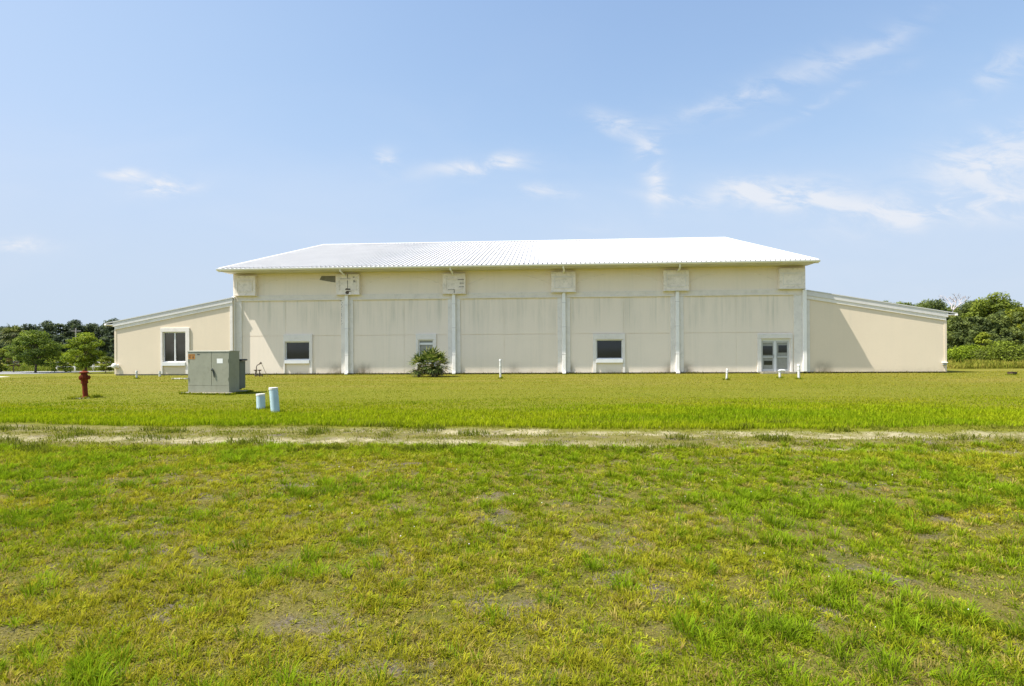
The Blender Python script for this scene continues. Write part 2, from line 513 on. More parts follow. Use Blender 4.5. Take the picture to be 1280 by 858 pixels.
# concrete drive and road at the far left
asphalt = mat('road_asphalt', (.20, .20, .20), .9, .1, 1.5)
cpath = mat('pale_concrete', (.55, .52, .46), .9, .08, 1.0)
mb = MB(); mb.add([(-150, 40.5, .012), (-36.2, 40.5, .012), (-33.5, 46, .012), (-150, 49, .012)], [(0, 1, 2, 3)])
tag(mb.build('road', asphalt), 'grey asphalt road behind the left lawn', 'road', kind='structure')
mb = MB(); mb.box(-150, -36.3, 33.6, 36.4, -.05, .06); mb.prism_y([(-36.3, -.05), (-32.2, -.05), (-36.3, .06)], 33.9, 36.4)
tag(mb.build('path', cpath), 'pale concrete path at the far left of the lawn', 'path', kind='structure')

# ------------------------------------------------------------------ the hall
hall = empty('sports_hall', (0, D0, 0), -TH)
tag(hall, 'large cream hall with white ribbed metal roof and a low wing at each end', 'building')
XL, XR = wx(292), wx(1007)
DEP = 32.1
RY, RZ = DEP / 2, 12.12
EZ = 6.95           # soffit height


def grid_wall(mb, x0, x1, z0, z1, y, ops, d):
    """front wall face at y with recessed openings / grooves; ops = (x0,x1,z0,z1,depth,back?)"""
    xs = sorted(set([x0, x1] + [v for q in ops for v in q[:2] if x0 < v < x1]))
    zs = sorted(set([z0, z1] + [v for q in ops for v in q[2:4] if z0 < v < z1]))

    def depth(cx, cz):
        r = None
        for q in ops:
            if q[0] < cx < q[1] and q[2] < cz < q[3]:
                if r is None or q[4] > r[0]: r = (q[4], q[5])
        return r or (0.0, True)
    nx_, nz_ = len(xs) - 1, len(zs) - 1
    dd = [[depth((xs[i] + xs[i + 1]) / 2, (zs[j] + zs[j + 1]) / 2) for j in range(nz_)] for i in range(nx_)]
    for i in range(nx_):
        for j in range(nz_):
            a, bk = dd[i][j]
            if bk:
                mb.add([(xs[i], y + a, zs[j]), (xs[i + 1], y + a, zs[j]), (xs[i + 1], y + a, zs[j + 1]), (xs[i], y + a, zs[j + 1])], [(0, 1, 2, 3)])
            if i + 1 < nx_ and dd[i + 1][j][0] != a:
                a2 = dd[i + 1][j][0]
                mb.add([(xs[i + 1], y + a, zs[j]), (xs[i + 1], y + a2, zs[j]), (xs[i + 1], y + a2, zs[j + 1]), (xs[i + 1], y + a, zs[j + 1])], [(0, 1, 2, 3)])
            if j + 1 < nz_ and dd[i][j + 1][0] != a:
                a2 = dd[i][j + 1][0]
                mb.add([(xs[i], y + a, zs[j + 1]), (xs[i], y + a2, zs[j + 1]), (xs[i + 1], y + a2, zs[j + 1]), (xs[i + 1], y + a, zs[j + 1])], [(0, 1, 2, 3)])


Z0 = .09
# pilaster centres (downspout px): left corner, four between, right corner
DS = [(434.5, True), (568, True), (705, True), (846.3, True)]
DSX = [wx(a) for a, _ in DS]
BANDZ0, BANDZ1 = 5.07, 5.44
WIN = [  # opening px: x0,x1,ytop,ybottom ; surround px x0,x1,ytop ; y plane ; kind
    dict(o=(356.7, 387.3, 427.3, 450.2), s=(354.2, 390.2, 418.5), kind='single'),
    dict(o=(523.2, 541.8, 425.0, 450.5), s=(519.6, 545.2, 417.7), kind='covered'),
    dict(o=(745.3, 778.3, 424.8, 449.0), s=(741.2, 781.6, 417.4), kind='single'),
]
DOOR = dict(o=(951.2, 987.6, 423.6, 465.3), s=(947.2, 991.0, 417.4))
ops = []
for w in WIN:
    a, b_, c_, d_ = w['o']
    w['X'] = (wx(a), wx(b_)); w['Z'] = (wz(a, d_), wz(a, c_))
    ops.append((w['X'][0], w['X'][1], w['Z'][0], w['Z'][1], .16, False))
a, b_, c_, d_ = DOOR['o']
DOOR['X'] = (wx(a), wx(b_)); DOOR['Z'] = (.12, wz(a, c_))
ops.append((*DOOR['X'], Z0, DOOR['Z'][1], .2, False))
JZ = wz(800, 417.0)
edges = [XL] + DSX + [XR]
for i in range(5):                         # control joints in the panels, cut into the face
    ops.append((edges[i] + .45, edges[i + 1] - .45, JZ - .02, JZ + .02, .03, True))
    mid = (edges[i] + edges[i + 1]) / 2 + (.25 if i % 2 else -.3)
    ops.append((mid - .012, mid + .012, Z0, BANDZ0, .016, True))
mb = MB()
grid_wall(mb, XL, XR, Z0, EZ, 0.0, ops, .16)
# other faces: ends with gables, back
for X in (XL, XR):
    poly = [(0, Z0), (DEP, Z0), (DEP, EZ), (RY, RZ - .35), (0, EZ)]
    mb.add([(X, yy_, zz_) for yy_, zz_ in poly], [tuple(range(5)) if X > 0 else tuple(range(4, -1, -1))])
mb.add([(XL, DEP, Z0), (XR, DEP, Z0), (XR, DEP, EZ), (XL, DEP, EZ)], [(3, 2, 1, 0)])
mb.build('wall', M['wall'], hall)

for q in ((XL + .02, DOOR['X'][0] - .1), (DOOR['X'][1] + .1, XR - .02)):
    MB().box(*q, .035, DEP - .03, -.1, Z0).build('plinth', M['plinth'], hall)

# string course
mb = MB()
px_ = [XL + .02] + [v for d in DSX for v in (d - .12, d + .12)] + [XR - .02]
for i in range(0, len(px_), 2):
    mb = MB()
    mb.box(px_[i], px_[i + 1], -.05, .01, BANDZ0 + .09, BANDZ1)
    mb.box(px_[i], px_[i + 1], -.085, .01, BANDZ0, BANDZ0 + .0895)
    mb.build('string_course', M['course'], hall, bevel=.008)

# pilasters with their downspouts
def pilaster(x, w0, w1, spout=True):
    mb = MB()
    mb.box(x - w0, x + w1, -.055, .01, Z0, BANDZ0 - .003)
    mb.build('pilaster', M['trim'], hall, bevel=.01)


def downspout(x):
    mb = MB()
    mb.box(x - .115, x + .115, -.20, -.058, .12, 5.39)
    mb.box(x - .115, x + .115, -.36, -.19, .03, .14)                       # kick-out at the foot
    d = mb.build('downspout', M['white'], hall, bevel=.02)
    e = MB()
    e.tube([(x - .06, -1.12, 7.0), (x - .05, -1.1, 6.88), (x, -.86, 6.78), (x, -.45, 6.70), (x, -.3, 6.66)], .055, 10)
    e.build('elbow', M['white'], d, smooth=True)
    for zz_ in (1.3, 3.1, 4.7): MB().box(x - .14, x + .14, -.206, -.057, zz_, zz_ + .04).build('strap', M['fascia'], d)


for xd in DSX:
    pilaster(xd, .42, .42); downspout(xd)
pilaster(XL + .5, .48, .12); pilaster(XR - .42, .33, .40)
mb = MB(); mb.box(XL - .005, XL + .19, -.19, -.06, .12, 5.39); mb.build('downspout', M['white'], hall, bevel=.02)
mb = MB(); mb.box(XR - .23, XR + .012, -.19, -.06, .12, 5.39); mb.build('downspout', M['white'], hall, bevel=.02)

# capital blocks over the pilasters
BL = [(293, 319.5, 345, 369.2), (420.5, 449.5, 343.2, 368), (553.8, 582.3, 342.2, 366.9), (689.6, 720, 340, 364.8), (830, 861.8, 338, 363), (975, 1007.3, 335.4, 360.6)]
PB = -.28
blocks = []
for i, (a, b_, c_, d_) in enumerate(BL):
    x0, x1 = wx(a, PB), wx(b_, PB); z0, z1 = wz(a, d_, PB), wz(a, c_, PB)
    mb = MB(); mb.box(x0, x1, PB, .01, z0, z1)
    bo = mb.build('capital_block', M['block'], hall, bevel=.015)
    mb = MB()
    mb.box(x0 - .03, x1 + .03, PB - .03, .012, z0 - .05, z0 - .003)                 # lower lip
    mb.box(x0 + .03, x1 - .03, PB - .018, PB - .001, z1 - .34, z1 - .30)
    fx0, fx1, fz0, fz1 = x0 + .2, x1 - .2, z0 + .22, z1 - .36
    for q in ((fx0, fx1, fz1 - .05, fz1), (fx0, fx1, fz0, fz0 + .05), (fx0, fx0 + .05, fz0 + .052, fz1 - .052), (fx1 - .05, fx1, fz0 + .052, fz1 - .052)):
        mb.box(q[0], q[1], PB - .028, PB + .005, q[2], q[3])
    mb.build('moulding', M['trim'] if i > 2 else M['block'], bo, bevel=.006)
    blocks.append((bo, x0, x1, z0, z1))
# damage: split and rotted second block, cracked third one
def blot(cx, cz, rx, rz, y, th, rng, n=16):
    pts = []
    for k in range(n):
        w_ = 2 * math.pi * k / n; r_ = rng.uniform(.65, 1.15)
        pts.append((cx + math.cos(w_) * rx * r_, cz + math.sin(w_) * rz * r_))
    m_ = MB(); m_.prism_y(pts, y, y + th); return m_


rng = random.Random(4)
bo, x0, x1, z0, z1 = blocks[1]
cxm = (x0 + x1) / 2
m_ = blot(cxm + .05, z0 + .26, .22, .17, PB - .006, .02, rng)
b2 = blot(cxm - .03, z0 + .06, .12, .15, PB - .007, .02, rng); m_.add(b2.v, b2.f)
m_.build('rot_hole', M['hole'], bo)
m_ = MB(); m_.box(cxm - .02, cxm + .02, PB - .008, PB + .01, z0 + .35, z1)
for (u, v, l) in ((.42, .20, .12), (.45, .42, .14), (.46, .52, .16)):
    m_.box(cxm + u - l / 2, cxm + u + l / 2, PB - .0085, PB + .01, z1 - v - .03, z1 - v + .03)
m_.box(x0 + .25, cxm + .2, PB - .0082, PB + .01, z1 - .30, z1 - .285)
pieces(m_, 'crack', M['crack'], bo)
bo, x0, x1, z0, z1 = blocks[2]
m_ = MB()
for (u0, u1, v, h) in ((1.02, 1.42, .42, .022), (1.15, 1.40, .66, .014), (1.1, 1.42, .90, .016), (.35, .78, 1.08, .014)):
    m_.box(x0 + u0, x0 + u1, PB - .0315, PB + .01, z1 - v - h, z1 - v + h)
m_.box(x0 + .76, x0 + .79, PB - .032, PB + .01, z0 + .02, z1 - 1.06)
pieces(m_, 'crack', M['crack'], bo)
# bare patch of fallen stucco left of the second block and a crack below it
m_ = MB()
pp = [(400, 350.0), (402.5, 345.2), (419.8, 345.2), (419.8, 353.4), (414, 352.6)]
m_.prism_y([(wx(a), wz(a, b_)) for a, b_ in pp][::-1], -.006, .004)
m_.build('bare_patch', M['greypatch'], hall)
m_ = MB()
zq = 5.05
for k in range(14):
    xq = wx(427.6) + rng.uniform(-.03, .05); l_ = rng.uniform(.02, .10); zq -= rng.uniform(.07, .16)
    m_.box(xq - .012, xq + .014, -.06, -.05, zq - l_, zq)
m_.box(wx(425.5), wx(427.8), -.06, -.05, 5.0, 5.03)
pieces(m_, 'crack', M['crack'], hall)

# shallow arch mouldings on the upper panels, springing from block to block
mb = MB()
for i in range(5):
    a0 = blocks[i][2] + .01; a1 = blocks[i + 1][1] - .01
    for s in (0, 1):
        pts = []
        for k in range(9):
            u = k / 8
            xx = (a0 + (a1 - a0) * .36 * u) if s == 0 else (a1 - (a1 - a0) * .36 * u)
            pts.append((xx, -.004, 5.95 + .62 * (1 - (1 - u) ** 1.8)))
        MB().tube(pts, .018, 6).build('arch_moulding', M['block'], hall)

# roof: ribbed sheets, soffit, gutter
EY = -1.12; RX0, RX1 = XL - .36, XR + .27
slope = (RZ - 7.15) / (RY - EY)


def ribbed(mb, y0, z0, y1, z1, x0, x1, pitch=.3048, h=.078, th=.03):
    n = int((x1 - x0) / pitch)
    prof = []
    for k in range(n + 1):
        c_ = x0 + k * pitch
        for (dx_, hh) in ((-.038, 0), (-.030, h), (.030, h), (.034, 0)):
            xx = min(max(c_ + dx_, x0), x1)
            prof.append((xx, hh))
    prof.append((x1, 0))
    vs = [(a, y0, z0 + b_) for a, b_ in prof] + [(a, y1, z1 + b_) for a, b_ in prof]
    m_ = len(prof)
    mb.add(vs, [(i, i + 1, i + 1 + m_, i + m_) for i in range(m_ - 1)])
    mb.add([(x0, y0, z0 - th), (x1, y0, z0 - th), (x1, y1, z1 - th), (x0, y1, z1 - th)], [(3, 2, 1, 0)])


mb = MB()
ribbed(mb, EY, 7.15, RY, RZ, RX0, RX1)
ribbed(mb, DEP - EY, 7.15, RY, RZ, RX0, RX1)
roof = mb.build('roof', M['roof'], hall)
mb = MB()                                         # ridge cap
mb.prism_x([(RY - .35, RZ - .35 * slope + .045), (RY, RZ + .075), (RY + .35, RZ - .35 * slope + .045), (RY, RZ + .03)], RX0 - .02, RX1 + .02)
mb.build('ridge_cap', M['roof'], roof)
for X, s in ((RX0, 1), (RX1, -1)):                # rake trim
    mb = MB()
    xa, xb = (X - .03, X + .16) if s > 0 else (X - .16, X + .03)
    for (ya, za, yb, zb) in ((EY, 7.15, RY, RZ), (DEP - EY, 7.15, RY, RZ)):
        mb.add([(xa, ya, za + .06), (xb, ya, za + .06), (xb, yb, zb + .06), (xa, yb, zb + .06),
                (xa, ya, za - .22), (xb, ya, za - .22), (xb, yb, zb - .22), (xa, yb, zb - .22)],
               [(0, 1, 2, 3), (7, 6, 5, 4), (0, 4, 5, 1), (1, 5, 6, 2), (2, 6, 7, 3), (3, 7, 4, 0)])
    mb.build('rake_trim', M['white'], roof)
for q in ((EY + .03, -.002), (DEP + .002, DEP - EY - .03)):
    MB().box(RX0 + .17, RX1 - .17, *q, EZ + .002, EZ + .06).build('soffit', M['soffit'], roof)
mb = MB()
GY_, GZ_, GR = EY - .045, 7.10, .105
pf = [(GY_ + GR, GZ_ + .05)] + [(GY_ + GR * math.cos(w_), GZ_ + GR * math.sin(w_)) for w_ in [-(k / 8) * math.pi for k in range(9)]] + [(GY_ - GR, GZ_ + .03), (GY_ - GR + .015, GZ_ + .035), (GY_ - GR + .02, GZ_ - .01), (GY_ + GR - .02, GZ_ - .01)]
mb.prism_x(pf, RX0 - .06, RX1 + .06)
gut = mb.build('gutter', M['white'], roof, smooth=True)
for k in range(11):
    xx = RX0 + 1.6 + k * 3.55
    MB().box(xx - .02, xx + .02, GY_ - GR - .006, GY_ + .05, GZ_ - .005, GZ_ + .045).build('gutter_joint', M['fascia'], gut)

# windows with a projecting surround
def window(w, y, kind, wallmat=None):
    X0, X1 = w['X']; Z0_, Z1_ = w['Z']
    s0, s1 = wx(w['s'][0], y - .08), wx(w['s'][1], y - .08); st = wz(w['s'][0], w['s'][2], y - .08)
    win = MB()                                              # the surround is the window's own body
    win.box(s0, X0 - .002, y - .075, y + .01, Z0, Z1_)
    win.box(X1 + .002, s1, y - .075, y + .01, Z0, Z1_)
    win.box(s0, s1, y - .075, y + .01, Z1_ + .002, st)
    win = win.build('window', M['trim'], hall, bevel=.01)
    f_ = MB(); fw = .065
    ya, yb = y + .03, y + .12
    f_.box(X0, X1, ya, yb, Z0_, Z0_ + fw); f_.box(X0, X1, ya, yb, Z1_ - fw, Z1_)
    f_.box(X0, X0 + fw, ya, yb, Z0_ + fw + .001, Z1_ - fw - .001); f_.box(X1 - fw, X1, ya, yb, Z0_ + fw + .001, Z1_ - fw - .001)
    f_.build('frame', M['frame'], win, bevel=.006)
    g_ = MB(); g_.box(X0 + .02, X1 - .02, y + .085, y + .10, Z0_ + .02, Z1_ - .02)
    g_.build('pane', M['blindglass'] if kind == 'covered' else M['glass'], win)
    if kind == 'double':
        xm = wx(218.4, y)
        q = MB(); q.box(xm - .045, xm + .045, ya - .004, yb, Z0_ + fw + .001, Z1_ - fw - .001); q.build('mullion', M['frame'], win, bevel=.006)
    if kind == 'covered':
        q = MB(); q.box(X0 + fw, X1 - fw, ya + .01, yb - .005, Z1_ - .34, Z1_ - .2); q.build('blind', M['frame'], win)
    q = MB(); q.box(X0 - .004, X1 + .004, y - .13, y + .02, Z0_ - .25, Z0_ - .003); q.build('sill', M['frame'], win, bevel=.01)
    # the wall below the sill
    return win


for w in WIN: window(w, 0.0, w['kind'])

# double door
X0, X1 = DOOR['X']; DZ0, DZ1 = DOOR['Z']
s0, s1 = wx(DOOR['s'][0], -.08), wx(DOOR['s'][1], -.08); st_ = wz(947, DOOR['s'][2], -.08)
mb = MB(); mb.box(s0, X0 - .002, -.075, .01, .05, DZ1); mb.box(X1 + .002, s1, -.075, .01, .05, DZ1); mb.box(s0, s1, -.075, .01, DZ1 + .002, st_)
door = mb.build('double_door', M['trim'], hall, bevel=.01)
mb = MB()
xm = (wx(967.3) + wx(971.2)) / 2
ya, yb = .06, .16
mb.box(X0, X0 + .06, ya, yb, DZ0, DZ1); mb.box(X1 - .06, X1, ya, yb, DZ0, DZ1)
mb.box(X0 + .061, X1 - .061, ya, yb, DZ1 - .15, DZ1); mb.box(xm - .05, xm + .05, ya - .01, yb, DZ0, DZ1 - .151)
mb.build('frame', M['frame'], door, bevel=.006)
M['doormetal'] = mat('door_metal', (.50, .50, .48), .45, .05, 3)
for (la, lb, handle_x, darks) in ((X0 + .065, xm - .055, xm - .11, ((.07, .96, 1.20, 1.78), (.20, .86, .55, .82))),
                                  (xm + .055, X1 - .065, xm + .11, ((.22, .88, 1.35, 1.82),))):
    w_ = lb - la
    mb = MB(); fr = .075; zt = DZ1 - .16
    mb.box(la, la + fr, ya + .01, yb - .02, DZ0 + .01, zt); mb.box(lb - fr, lb, ya + .01, yb - .02, DZ0 + .01, zt)
    mb.box(la + fr, lb - fr, ya + .01, yb - .02, DZ0 + .01, DZ0 + .16); mb.box(la + fr, lb - fr, ya + .01, yb - .02, zt - .1, zt)
    mb.box(la + fr, lb - fr, ya + .012, yb - .02, 1.02, 1.10)
    mb.build('door_leaf', M['doormetal'], door, bevel=.005)
    mb = MB(); mb.box(la + fr, lb - fr, ya + .05, ya + .06, DZ0 + .161, zt - .101); mb.build('covered_pane', M['blindglass'], door)
    for (u0, u1, z0, z1) in darks:
        mb = MB(); mb.box(la + w_ * u0, la + w_ * u1, ya + .035, ya + .049, z0, z1); mb.build('dark_pane', M['glass'], door)
    mb = MB(); s = 1 if handle_x > xm else -1
    mb.tube([(handle_x, ya + .01, 1.0), (handle_x, ya - .05, 1.02), (handle_x, ya - .05, 1.22), (handle_x, ya + .01, 1.24)], .014, 8)
    mb.build('handle', M['grey'], door, smooth=True)
mb = MB(); mb.box(X0 - .1, X1 + .15, -.55, .19, -.05, .115); mb.build('door_step', M['concrete'], hall, bevel=.015)

# wings ---------------------------------------------------------------
def wing(y, xa, xb, za, zb, tipx, tipz, depth, openings, side):
    """xa = outer end, xb = hall end; za/zb wall heights there"""
    mb = MB()
    lo, hi = min(xa, xb), max(xa, xb)
    grid_wall(mb, lo, hi, Z0, za, y, openings, .16)
    tri = [(xa, y, za), (xb, y, za), (xb, y, zb)]
    mb.add(tri, [(0, 1, 2)])
    yb_ = y + depth
    mb.add([(xa, y, Z0), (xa, yb_, Z0), (xa, yb_, za), (xa, y, za)], [(0, 1, 2, 3)])
    mb.add([(xb, y, Z0), (xb, yb_, Z0), (xb, yb_, zb), (xb, y, zb)], [(0, 1, 2, 3)])
    mb.add([(xa, yb_, Z0), (xb, yb_, Z0), (xb, yb_, zb), (xa, yb_, za)], [(0, 1, 2, 3)])
    wg = mb.build('side_wing', M['wing'], hall)
    k = (zb - za) / (xb - xa)
    top = lambda xx: za + k * (xx - xa)
    # roof slab, overhanging slightly in front and well beyond the outer end
    mb = MB()
    e0, e1 = tipx, xb
    zt0 = tipz; zt1 = tipz + k * (xb - tipx)
    dirx = 1 if xb > tipx else -1
    mb.prism_y([(e0, zt0 - .06), (e1, zt1 - .06), (e1, zt1), (e0, zt0)], y - .125, yb_ + .1)
    rf = mb.build('wing_roof', M['roof'], wg)
    f0 = xa - dirx * .06
    tz = lambda xx: tipz + k * (xx - tipx)
    mb = MB()
    mb.prism_y([(f0, tz(f0) - .36), (xb, tz(xb) - .36), (xb, tz(xb) - .063), (f0, tz(f0) - .063)], y - .095, y + .003)
    mb.build('fascia', M['fascia'], rf)
    mb = MB()
    mb.prism_y([(f0 + dirx * .1, tz(f0 + dirx * .1) - .58), (xb, tz(xb) - .58), (xb, tz(xb) - .363), (f0 + dirx * .1, tz(f0 + dirx * .1) - .363)], y - .06, y + .003)
    mb.build('frieze', M['trim'], rf)
    mb = MB()                                   # eaves gutter along the outer side, its end seen from the front
    gxa, gxb = sorted((tipx - dirx * .02, tipx + dirx * .16))
    mb.box(gxa, gxb, y - .155, yb_, tipz - .18, tipz - .065)
    mb.build('gutter', M['white'], rf, bevel=.03)
    mb = MB()
    oa, ob = sorted((xa + dirx * .002, tipx + dirx * .2))
    mb.box(oa, ob, y - .1, yb_, tz(xa) - .42, tz(xa) - .30) if False else None
    sx0, sx1 = sorted((xa - dirx * .004, tipx + dirx * .17))
    mb.box(sx0, sx1, y - .1, yb_, tipz - .13, tipz - .07)
    mb.build('soffit', M['white'], rf)
    mb = MB()
    pa, pb = sorted((xa - dirx * .015, xa + dirx * .14))
    mb.box(pa, pb, y - .018, y + .002, Z0, tz(xa + dirx * .14) - .60)
    mb.build('corner_trim', M['wing'], wg)
    mb = MB(); a_, b_q = sorted((xa + dirx * .03, xb - dirx * .03)); mb.box(a_, b_q, y + .035, yb_ - .02, -.1, Z0); mb.build('plinth', M['plinth'] if side > 0 else M['concrete'], wg)
    return wg


YL = -.28
lw = dict(o=(204, 232.6, 415.2, 453.0), s=(200.4, 236.6, 410.2))
a, b_, c_, d_ = lw['o']; lw['X'] = (wx(a, YL), wx(b_, YL)); lw['Z'] = (wz(a, d_, YL), wz(a, c_, YL))
xa = wx(143.4, YL); xb = wx(291.5, YL)
tipx = wx(132.5, YL); tipz = wz(132.5, 404.3, YL)
kk = (wz(291, 372, YL) - tipz) / (xb - tipx)
tz_ = lambda xx: tipz + kk * (xx - tipx)
wl = wing(YL, xa, xb, tz_(xa) - .2, tz_(xb) - .2, tipx, tipz, 30, [(*lw['X'], *lw['Z'], .16, False)], -1)
window(lw, YL, 'double')
mb = MB(); mb.box(xb - .19, xb + .005, YL - .06, YL + .002, Z0, tz_(xb) - .59); mb.build('corner_trim', M['trim'], wl, bevel=.01)
YR = .02
xaR = wx(1183, YR); xbR = wx(1007.4, YR) + .02
tipxR = wx(1195.5, YR); tipzR = wz(1195.5, 391.6, YR)
kkR = (wz(1008, 362.5, YR) - tipzR) / (xbR - tipxR)
tzR = lambda xx: tipzR + kkR * (xx - tipxR)
wr = wing(YR, xaR, xbR, tzR(xaR) - .2, tzR(xbR) - .2, tipxR, tipzR, 30, [], 1)
mb = MB(); mb.box(xbR, xbR + .22, YR - .03, YR + .002, Z0, tzR(xbR) - .62); mb.build('corner_trim', M['trim'], wr, bevel=.01)

# small fittings on the wings
def hall_pt(x, y, z): return hall.matrix_basis @ Vector((x, y, z))


hall.rotation_euler = (0, 0, -TH)
HM = Matrix.Translation((0, D0, 0)) @ Matrix.Rotation(-TH, 4, 'Z')
def hp(x, y, z): return HM @ Vector((x, y, z))


def boxthing(name, label, cat, px, py, yl, w_, h_, d_, material, extra=None):
    e = empty(name, hp(wx(px, yl), yl, wz(px, py, yl)), -TH); tag(e, label, cat)
    return e


e = boxthing('wall_light', 'round white floodlight fixed low on the outer corner of the left wing', 'wall light', 146.5, 458, YL, 0, 0, 0, None)
mb = MB(); mb.box(-.16, .16, -.10, -.02, -.12, .12); mb.build('back_box', M['white'], e, bevel=.02)
mb = MB(); mb.lathe([(.02, 0), (.14, 0.01), (.17, .06), (.17, .14), (.12, .19), (.02, .2)], (-.06, -.10, 0.03), 16, Matrix.Rotation(R(90), 4, 'X')); mb.build('lamp_head', M['white'], e, smooth=True)
e = boxthing('wall_light', 'flat white box light fixed low on the outer corner of the right wing', 'wall light', 1179.5, 454.5, YR, 0, 0, 0, None)
mb = MB(); mb.box(-.15, .16, -.16, -.02, .02, .09); mb.build('hood', M['white'], e, bevel=.02)
mb = MB(); mb.box(-.10, .14, -.10, -.02, -.11, .015); mb.build('lens_box', M['grey'], e, bevel=.02)

# ------------------------------------------------------------------ things on the lawn
def vent_pipe(label, px, py, ptop, r=.055, group=None, cap=True, elbow=False, lean=0.0, m='pvcw'):
    b_ = gp(px, py); h_ = (py - ptop) * b_.y / F
    e = empty('vent_pipe', b_); tag(e, label, 'pipe', group)
    mb = MB(); lx = lean * h_
    if elbow:
        mb.tube([(0, 0, -.1), (0, 0, h_ - r)], r, 14); mb.build('pipe', M[m], e, smooth=True)
        mb = MB(); mb.tube([(-r * 1.2, 0, h_ - r), (r * .5, 0, h_), (r * 3.2, 0, h_ - .01), (r * 4.2, 0, h_ - .03)], r * 1.12, 14); mb.build('elbow', M[m], e, smooth=True)
    else:
        mb.tube([(0, 0, -.1), (lx, 0, h_)], r, 14); mb.build('pipe', M[m], e, smooth=True)
        mb = MB()
        mb.lathe([(r * 1.02, h_ * .62), (r * 1.25, h_ * .625), (r * 1.25, h_ * .70), (r * 1.02, h_ * .705)], (lx * .66, 0, 0), 14); mb.build('collar', M[m], e, smooth=True)
        if cap:
            mb = MB(); mb.lathe([(r * 1.2, h_ - .09), (r * 1.2, h_), (r * .9, h_ + .025)], (lx, 0, 0), 14); mb.build('cap', M[m], e, smooth=True)
    return e


VG = 'thin white pipes standing in the lawn before the hall'
vent_pipe('tall thin white pipe standing in the grass by the blank middle wall panel', 625.4, 473.4, 449.8, .055, VG)
vent_pipe('thin white pipe leaning a little right in the grass, left of the double door', 907.8, 475.2, 461.6, .048, VG, lean=.08)
vent_pipe('short white pipe with a sideways elbow on top, in front of the double door', 974.6, 473, 463.2, .062, VG, elbow=True)
vent_pipe('tall white pipe in the grass between the double door and the right wing', 998.3, 473.8, 456, .062, VG)
vent_pipe('thin grey white pipe in front of the left wing, left of its window', 170.6, 473.6, 464.2, .05, VG)
e = vent_pipe('stubby white pipe at the foot of the left wing window surround', 199.6, 470.8, 464, .065, VG, cap=False)

# two pale PVC casings
def casing(label, px, py, ptop, wpx, lean):
    b_ = gp(px, py); s = b_.y / F; h_ = (py - ptop) * s; r = wpx * s / 2
    e = empty('well_casing', b_); tag(e, label, 'pipe', 'pale blue plastic casings sticking out of the grass')
    mb = MB(); n = 24; top = Vector((-lean * s, .02, h_))
    mb.tube([(0, 0, -.15), tuple(top * .5), tuple(top)], r, n, caps=False)
    mb.tube([tuple(top), tuple(top * .5 + Vector((0, 0, .02)))], r * .88, n, caps=False)
    o_ = len(mb.v)
    mb.build('pipe', M['pvc'], e, smooth=True)
    mb = MB(); mb.tube([tuple(top - Vector((0, 0, .05))), tuple(top + Vector((0, 0, .012)))], r * 1.05, n); mb.build('cap', M['pvcw'], e, smooth=True, bevel=.008)
    return e


casing('taller pale blue plastic casing leaning left in the grass', 344.2, 516.4, 485.2, 10.4, 3.2)
casing('shorter pale blue plastic casing in the grass near the green cabinet', 326.0, 511.4, 493.0, 10.2, 1.0)

# fire hydrant
hb = gp(106.6, 498.3)
hy = empty('fire_hydrant', hb, R(8)); tag(hy, 'rusty red fire hydrant leaning on a round concrete pad', 'hydrant')
ln = Matrix.Rotation(R(-2.5), 4, 'Y') @ Matrix.Rotation(R(1.0), 4, 'X') @ Matrix.Diagonal((.86, .86, 1, 1))
mb = MB(); mb.lathe([(.13, 0), (.13, .045), (.096, .05), (.09, .1), (.088, .50), (.125, .505), (.125, .545), (.105, .55), (.12, .60), (.135, .68), (.13, .76), (.105, .82)], (0, 0, .03), 20, ln)
mb.build('barrel', M['rust'], hy, smooth=True)
mb = MB(); mb.lathe([(.10, .822), (.10, .85), (.155, .86), (.16, .89), (.13, .905), (.06, .925), (.035, .93), (.035, .965), (.02, .97)], (0, 0, .03), 20, ln)
mb.build('bonnet', M['rust'], hy, smooth=True)
for (rz, rr, ll) in ((0, .055, .20), (180, .045, .165), (265, .07, .20)):
    mb = MB(); q = ln @ Matrix.Translation((0, 0, .70)) @ Matrix.Rotation(R(rz), 4, 'Z') @ Matrix.Rotation(R(90), 4, 'Y')
    mb.lathe([(rr, .05), (rr, ll - .05), (rr * 1.25, ll - .045), (rr * 1.25, ll - .01), (rr * .4, ll), (rr * .35, ll + .03)], (0, 0, .03), 14, q)
    mb.build('nozzle', M['rust'], hy, smooth=True)
for k in range(8):
    mb = MB(); w_ = 2 * math.pi * k / 8; q = ln @ Matrix.Translation((math.cos(w_) * .112, math.sin(w_) * .112, .525))
    mb.lathe([(.014, -.035), (.014, .035)], (0, 0, .03), 6, q)
    mb.build('flange_bolt', M['rust'], hy)
pd = MB(); pd.lathe([(.36, -.08), (.38, .008), (.36, .02), (.13, .03)], (-.05, 0, 0), 28)
tag(pd.build('hydrant_pad', M['concrete'], None, smooth=True, loc=hb), 'thin round concrete pad under the red hydrant', 'pad')

